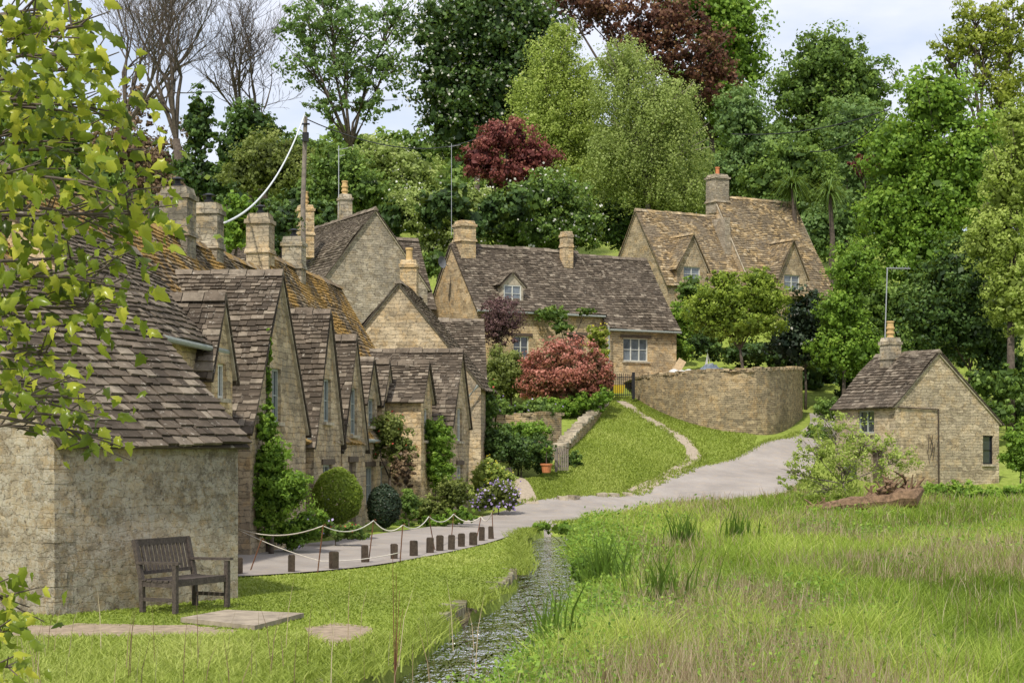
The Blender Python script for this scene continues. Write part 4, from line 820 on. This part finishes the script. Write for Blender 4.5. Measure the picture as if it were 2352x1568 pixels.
for k, (px, dx) in enumerate(((1548,0), (1562,.3), (1582,.1))):
    a = at(px,850,84+dx); mb = MB(); mb.lathe((a.x, a.y, 5.87), [(.1,0),(.26,.06),(.28,.2),(.2,.32),(.06,.38)], 10); tag(mb.build('builder_sack', M['white'], smooth=True), f'{words[k]} white sack on the terrace, counted from the long house', 'sack', 'white sacks on the terrace')
a = at(1555,840,84); mb = MB(); mb.beam((a.x-.2,a.y,5.9), (a.x+.3,a.y+.3,6.7), .4, .04, up=(0,1,0)); tag(mb.build('sawn_board', M['board']), 'pale sawn board leaning beside the white sacks', 'board')
a = at(1625,812,85.5); r = thing('folded_awning', 'white folded awning standing behind the tarpaulin heap', 'awning', (a.x,a.y,5.9)); mb = MB(); mb.tube([(a.x-.22,a.y,5.9),(a.x,a.y,7.1),(a.x+.3,a.y,5.9)], .025, 5); mb.build('frame', M['white'], r); mb = MB(); mb.poly([(a.x-.2,a.y,6.2),(a.x+.02,a.y+.05,6.3),(a.x,a.y,7.08)]); mb.build('cloth', M['white'], r)
a = at(1420,905,86); mb = MB(); mb.box((a.x, a.y, a.z+.25), (.45,.3,.4), .4, taper=1.25); tag(mb.build('yellow_crate', M['yellow']), 'yellow plastic crate behind the black iron gate', 'crate')
# ------------------------------------------------------------------ grass
def inpoly(x, y, poly):
    c = np.zeros(len(x), bool); n = len(poly); j = n-1
    for i in range(n):
        xi, yi = poly[i]; xj, yj = poly[j]
        m = ((yi > y) != (yj > y)) & (x < (xj-xi)*(y-yi)/(yj-yi+1e-12)+xi); c ^= m; j = i
    return c
bld = np.array([(-6.2,23.6),(-4.13,26.73),(-8.5,29.6),(-10.5,26.5)]); slabp = np.array([(p.x,p.y) for p in sp])
def scatter(n, y0, y1, x0f, x1f):
    y = y0*(y1/y0)**rng.random(n); a = x0f(y); b = x1f(y); return a+(b-a)*rng.random(n), y
rr_right = np.array(RR)
_n = rng.uniform(0, 6.28, (8, 3))
def pn(x, y, f, ph=0., st=.45):
    v = 0.
    for i in range(8):
        a = _n[i,0]+ph; ff = f*(.6+.35*i); v = v+np.sin((x*math.cos(a)+y*st*math.sin(a))*ff+_n[i,1]+1.5*np.sin((x*math.sin(a*1.7)-y*st*.9*math.cos(a))*ff*.6+_n[i,2]))/(1+.35*i)
    return np.clip(.5+.17*v, 0, 1)
def meadow(n, y0=8.):
    x, y = scatter(n, y0, 66., lambda y: np.interp(y, STR[:,0], STR[:,1])+np.interp(y, STR[:,0], STR[:,2])-.02, lambda y: y*.31+1.2)
    ok = ~inpoly(x, y, road_poly); yr = np.interp(x, rr_right[7:13,0], rr_right[7:13,1]); ok &= (y < np.where(x < 10.3, yr-.1, 67)); return x[ok], y[ok]
x, y = meadow(220000); z = gzn(x, y); q = pn(x, y, 1.0)*.6+pn(x, y, .35, 2)*.4; q3 = pn(x, y, 2.6, 3.3, .8)
h = (.05+.27*q+.22*q3*q3)*rng.uniform(.45, 1.5, len(x)); h *= np.where(y < 16, .75, 1.); w = .0055+.00058*y
T = np.clip(.50+.9*(q-.5)+.6*(pn(x,y,.5,5.1)-.5)+.35*(q3-.5)+rng.normal(0, .18, len(x)), 0, 1)
o = blades('meadow_grass', np.column_stack([x,y,z-.02]), h, w, rng.uniform(.1,1.3,len(x)), T, M['grass']); tag(o, 'lush tall meadow grass right of the stream', 'grass', kind='stuff')
x, y = meadow(130000); q = pn(x, y, .75, 4., .6); far = np.clip((y-40)/20, 0, 1)*.16; dx, hw = sdist(x, y); nb = np.clip((dx-hw-.6)/1.2, 0, 1)
keep = rng.random(len(x)) < (np.clip((q-.50)*2.6, .03, .62)+far)*nb; x = x[keep]; y = y[keep]; z = gzn(x, y)
o = blades('dry_grass', np.column_stack([x,y,z]), rng.uniform(.2,.56,len(x)), .0025+.00027*y, rng.uniform(.05,.5,len(x)), rng.random(len(x)), M['grass_dry']); tag(o, 'brown dry seed stems standing in the meadow', 'dry grass', kind='stuff')
x, y = meadow(44000); q = pn(x, y, 1.3, 1.); dx, hw = sdist(x, y); near = np.exp(-((dx-hw-.35)/.8)**2)
keep = rng.random(len(x)) < np.clip(near*1.0+(q > .62)*.22, 0, 1); x = x[keep]; y = y[keep]; k = 8
P = np.repeat(np.column_stack([x,y,gzn(x,y)+.18]), k, axis=0)+rng.normal(0,.11,(len(x)*k,3))*np.array([1,1,1.]); n = len(P)
o = leaf_mesh('bank_weeds', P, norm(rng.normal(size=(n,3))*.7+np.array([0,-.3,1])), (.025+.0011*P[:,1])*rng.uniform(.6,1.7,n), np.clip(rng.normal(.52,.26,n),0,1), M['lf_bright'], None, .55); tag(o, 'leafy weeds and cress along the right stream bank', 'weeds', kind='stuff')
for lb, px, py, d, n in (('upright iris leaves at the middle of the right stream bank', 1360, 1390, 27, 260), ('clump of broad green blades beside the stream at the bottom', 1240, 1560, 18.5, 70), ('iris clump in the meadow beyond the stream bend', 1570, 1260, 40, 80), ('small iris clump near the far end of the meadow', 1690, 1250, 44, 60), ('low rosette of broad leaves in the middle of the meadow', 1530, 1430, 24, 60)):
    g = at(px, py, d); g.z = gz(g.x, g.y); P = np.array(g)+rng.normal(0,.22,(n,3))*np.array([1,1,0]); P[:,2] = gzn(P[:,0], P[:,1]); r = thing('iris_plant', lb, 'plant', tuple(g)); blades('leaves', P, rng.uniform(.5,1.0,n), np.full(n,.035), rng.uniform(.1,.4,n), rng.uniform(.0,.3,n), M['lf_bright'], r)
def lawn(n, y0, y1, a, b):
    x, y = scatter(n, y0, y1, a, b); ok = ~inpoly(x, y, road_poly) & ~inpoly(x, y, bld) & ~inpoly(x, y, slabp) & ~inpoly(x, y, d1) & ~inpoly(x, y, d2) & ~inpoly(x, y, path_poly) & ~inpoly(x, y, path2); return x[ok], y[ok]
x, y = lawn(160000, 13., 52., lambda y: -.31*y-.3, lambda y: np.interp(y, STR[:,0], STR[:,1])-np.interp(y, STR[:,0], STR[:,2])-.2)
yrl = np.interp(x, rr_right[:8,0], rr_right[:8,1]); ok = (y < yrl+.12*np.sin(x*9)); x = x[ok]; y = y[ok]; z = gzn(x, y)
q = pn(x, y, 1.1); h = np.where(y < 20.5, .035+.10*q, .022+.025*q)*rng.uniform(.6,1.5,len(x))
o = blades('lawn_grass', np.column_stack([x,y,z-.005]), h, .007+.0007*y, rng.uniform(.3,1.5,len(x)), np.clip(.5+.8*(q-.5)+rng.normal(0,.15,len(x)),0,1), M['grass_lawn']); tag(o, 'mown lawn between the road and stream', 'grass', kind='stuff')
x, y = lawn(70000, 59., 86., lambda y: np.interp(y, [59,64,70,83,86],[-.2,.3,2.1,4.7,5.2]), lambda y: np.interp(y,[59,62,65,68,74,78,82,86],[0.5,2,4.4,6,10.2,11,7.4,6.2]))
z = gzn(x, y); q = pn(x, y, .8)
o = blades('lawn_grass', np.column_stack([x,y,z-.005]), (.03+.08*q)*rng.uniform(.6,1.5,len(x)), np.full(len(x), .05), rng.uniform(.2,.9,len(x)), np.clip(.5+.8*(q-.5)+rng.normal(0,.14,len(x)),0,1), M['grass_lawn']); tag(o, 'grass on the sloping bank below the retaining wall', 'grass', kind='stuff')
ye = rng.uniform(15, 51, 15000); xe = np.interp(ye, STR[:,0], STR[:,1])-np.interp(ye, STR[:,0], STR[:,2])-.08+rng.normal(0,.13,len(ye)); keep = pn(xe, ye, 2.2) > .43; xe = xe[keep]; ye = ye[keep]
o = blades('edge_grass', np.column_stack([xe,ye,np.full(len(xe),-.10)]), rng.uniform(.06,.22,len(xe)), .010+.0005*ye, rng.uniform(.3,1.6,len(xe)), rng.uniform(.1,.7,len(xe)), M['grass_lawn']); tag(o, 'long grass hanging over the stone stream edge', 'grass', kind='stuff')
# ragged tufts on the road and path edges
R_ = np.vstack([resample(RL[3:13], 900), resample(RR[7:15], 900), np.vstack(offset(pcs, pw)).repeat(12, axis=0)]); R_ = R_.repeat(5, axis=0)+rng.normal(0, .10, (len(R_)*5, 2))
q = pn(R_[:,0], R_[:,1], 2.) > .42; R_ = R_[q]; n = len(R_)
o = blades('verge_grass', np.column_stack([R_, gzn(R_[:,0], R_[:,1])+.01]), rng.uniform(.04,.16,n), np.full(n,.035), rng.uniform(.3,1.2,n), rng.uniform(.1,.8,n), M['grass_lawn']); tag(o, 'ragged grass tufts along the road and path edges', 'grass', kind='stuff')
x = rng.uniform(-4.4, 0, 80); y = rng.uniform(13.5, 20, 80); x = x*y/15
o = blades('dead_stems', np.column_stack([x,y,np.zeros(80)]), rng.uniform(.3,.9,80), np.full(80,.009), rng.uniform(.05,.3,80), rng.random(80), M['grass_dry']); tag(o, 'thin dead stems in the near grass at the lower left', 'stems', kind='stuff')
r = thing('dead_plant', 'tall thin brown dead stalk rising in front of the lawn', 'plant', (X(907,17.5),17.5,0)); mb = MB()
for k in range(4): a = at(907,1568,17.5); b = at(902+k*8,1275+k*40,17.5+.1*k); mb.tube([a, a.lerp(b,.5)+Vector((U(-.02,.02),0,0)), b], [.006,.004,.002], 4)
mb.build('stalk', M['rust'], r)
# ------------------------------------------------------------------ near tree with lobed leaves
nt = thing('tree', 'near overhanging tree with yellow green lobed leaves at the left edge', 'tree', (-2.75,6.4,0))
cl = [(30,60,1.3),(130,40,1.),(150,120,1.2),(60,130,1.4),(205,150,1.),(100,220,1.3),(220,240,1.),(60,300,1.3),(170,320,1.1),(265,265,.9),(285,345,1.),(120,400,1.2),(220,420,1.1),(310,440,1.1),(340,490,.8),(60,480,1.1),(150,510,1.),(255,500,.8),(40,580,1.),(120,620,.7),(215,590,.6),(265,640,.6),(60,700,.8),(160,690,.5),(230,670,.5),(285,700,.4),(30,800,.6),(110,810,.6),(30,900,.3),(95,880,.6),(155,910,.7),(200,960,.6),(225,1000,.5),(95,955,.3),(20,1370,.9),(12,1450,.9),(28,1530,.9),(-30,200,1),(-30,400,1),(-40,650,1),(-30,850,1),(110,20,1.),(20,200,1.2),(10,400,1.2),(190,60,.4),(30,650,.8)]
mb = MB(); mb.tube([(-2.75,6.4,-.1),(-2.8,6.4,1.5),(-2.7,6.3,3.0),(-2.75,6.3,4.6)], [.16,.14,.11,.07], 10); mb.build('trunk', M['bark'], nt, smooth=True)
tw = MB(); V = []; Sz = []; Ix = []; Tn = []; nv = 0
shape = [(0,-.1),(.14,-.02),(.32,-.08),(.29,.14),(.44,.36),(.27,.42),(.22,.62),(0,1.0),(-.22,.62),(-.27,.42),(-.44,.36),(-.29,.14),(-.32,-.08),(-.14,-.02)]
for (px, py, dn_) in cl:
    d = 6.2+U(-.6, .6); c = at(px, py, d); zb_ = min(4.5, max(.6, c.z-U(-.1,.35))); s0 = Vector((-2.72, 6.35, zb_)); m = s0.lerp(c, .6)+Vector((0,0,U(.0,.12)))
    tw.tube([s0, s0.lerp(m,.5)+Vector((0,0,.05)), m, c], [.018,.012,.008,.004], 5)
    for _ in range(6): e = c+Vector((U(-.13,.13),U(-.1,.1),U(-.10,.11))); tw.tube([m.lerp(c,U(.6,1)), e], [.004,.002], 4)
    for _ in range(int(34*dn_)):
        p = c+Vector((random.gauss(0,.078), random.gauss(0,.1), random.gauss(-.01,.068))); L_ = U(.034,.07)
        yv = Vector((random.gauss(.25,.6), random.gauss(0,.5), random.gauss(-.6,.5))).normalized(); xv = yv.cross(Vector((random.gauss(0,1.1), -1, random.gauss(.5,1.1)))).normalized(); zv = xv.cross(yv)
        vs = [p+yv*L_*.25+zv*L_*.08]+[p+xv*a_*L_+yv*b_*L_-zv*abs(a_)*L_*.55-zv*max(0,b_-.4)*L_*.5 for a_, b_ in shape]
        V += [tuple(v) for v in vs]; t = min(1, max(0, random.gauss(.48,.30))); n = len(shape)
        for k in range(n): Ix += [nv, nv+1+k, nv+1+(k+1) % n]; Sz.append(3); Tn.append(t)
        nv += n+1
tw.build('branches', M['bark'], nt); np_mesh('crown', np.array(V), np.array(Sz), np.array(Ix), np.array(Tn), M['lf_near'], nt)
# ------------------------------------------------------------------ light, sky, camera
EL, AZ = 52., math.radians(200)
sd = Vector((math.sin(AZ)*math.cos(math.radians(EL)), math.cos(AZ)*math.cos(math.radians(EL)), math.sin(math.radians(EL))))
sl = bpy.data.lights.new('sun', 'SUN'); sl.energy = 4.1; sl.angle = math.radians(2.5); sl.color = (1, .94, .83)
so = bpy.data.objects.new('sun', sl); COL.objects.link(so); so.rotation_euler = sd.to_track_quat('Z', 'Y').to_euler(); so.location = sd*100
w = bpy.data.worlds.new('World'); SC.world = w; w.use_nodes = True; t = w.node_tree; t.nodes.clear()
out = t.nodes.new('ShaderNodeOutputWorld'); bg = t.nodes.new('ShaderNodeBackground'); sky = t.nodes.new('ShaderNodeTexSky'); sky.sky_type = 'NISHITA'; sky.sun_disc = False
sky.sun_elevation = math.radians(EL); sky.sun_rotation = AZ; sky.air_density = 1.0; sky.dust_density = 1.5; sky.ozone_density = 1.5
tc = t.nodes.new('ShaderNodeTexCoord'); mp = t.nodes.new('ShaderNodeMapping'); mp.inputs['Scale'].default_value = (1, 1, 2.6); t.links.new(tc.outputs['Generated'], mp.inputs[0])
nz = t.nodes.new('ShaderNodeTexNoise'); nz.inputs['Scale'].default_value = 5; nz.inputs['Detail'].default_value = 6; nz.inputs['Roughness'].default_value = .55; t.links.new(mp.outputs[0], nz.inputs[0])
rp = t.nodes.new('ShaderNodeValToRGB'); rp.color_ramp.elements[0].position = .36; rp.color_ramp.elements[0].color = (.5,.5,.5,1); rp.color_ramp.elements[1].position = .60; rp.color_ramp.elements[1].color = (.97,.97,.97,1); t.links.new(nz.outputs[0], rp.inputs[0])
mx = t.nodes.new('ShaderNodeMix'); mx.data_type = 'RGBA'; t.links.new(rp.outputs[0], mx.inputs[0]); t.links.new(sky.outputs[0], mx.inputs[6]); mx.inputs[7].default_value = (6.6,6.8,7.6,1)
t.links.new(mx.outputs[2], bg.inputs[0]); bg.inputs[1].default_value = .15; t.links.new(bg.outputs[0], out.inputs[0])
cam = bpy.data.cameras.new('camera'); co = bpy.data.objects.new('camera', cam); COL.objects.link(co); SC.camera = co
co.location = (0,0,CH); co.rotation_euler = (math.radians(90),0,0); cam.sensor_width = 36; cam.lens = F/2352*36; cam.shift_y = (HY-784)/2352; cam.clip_end = 3000; cam.clip_start = .1
SC.view_settings.view_transform = 'Standard'; SC.view_settings.look = 'None'
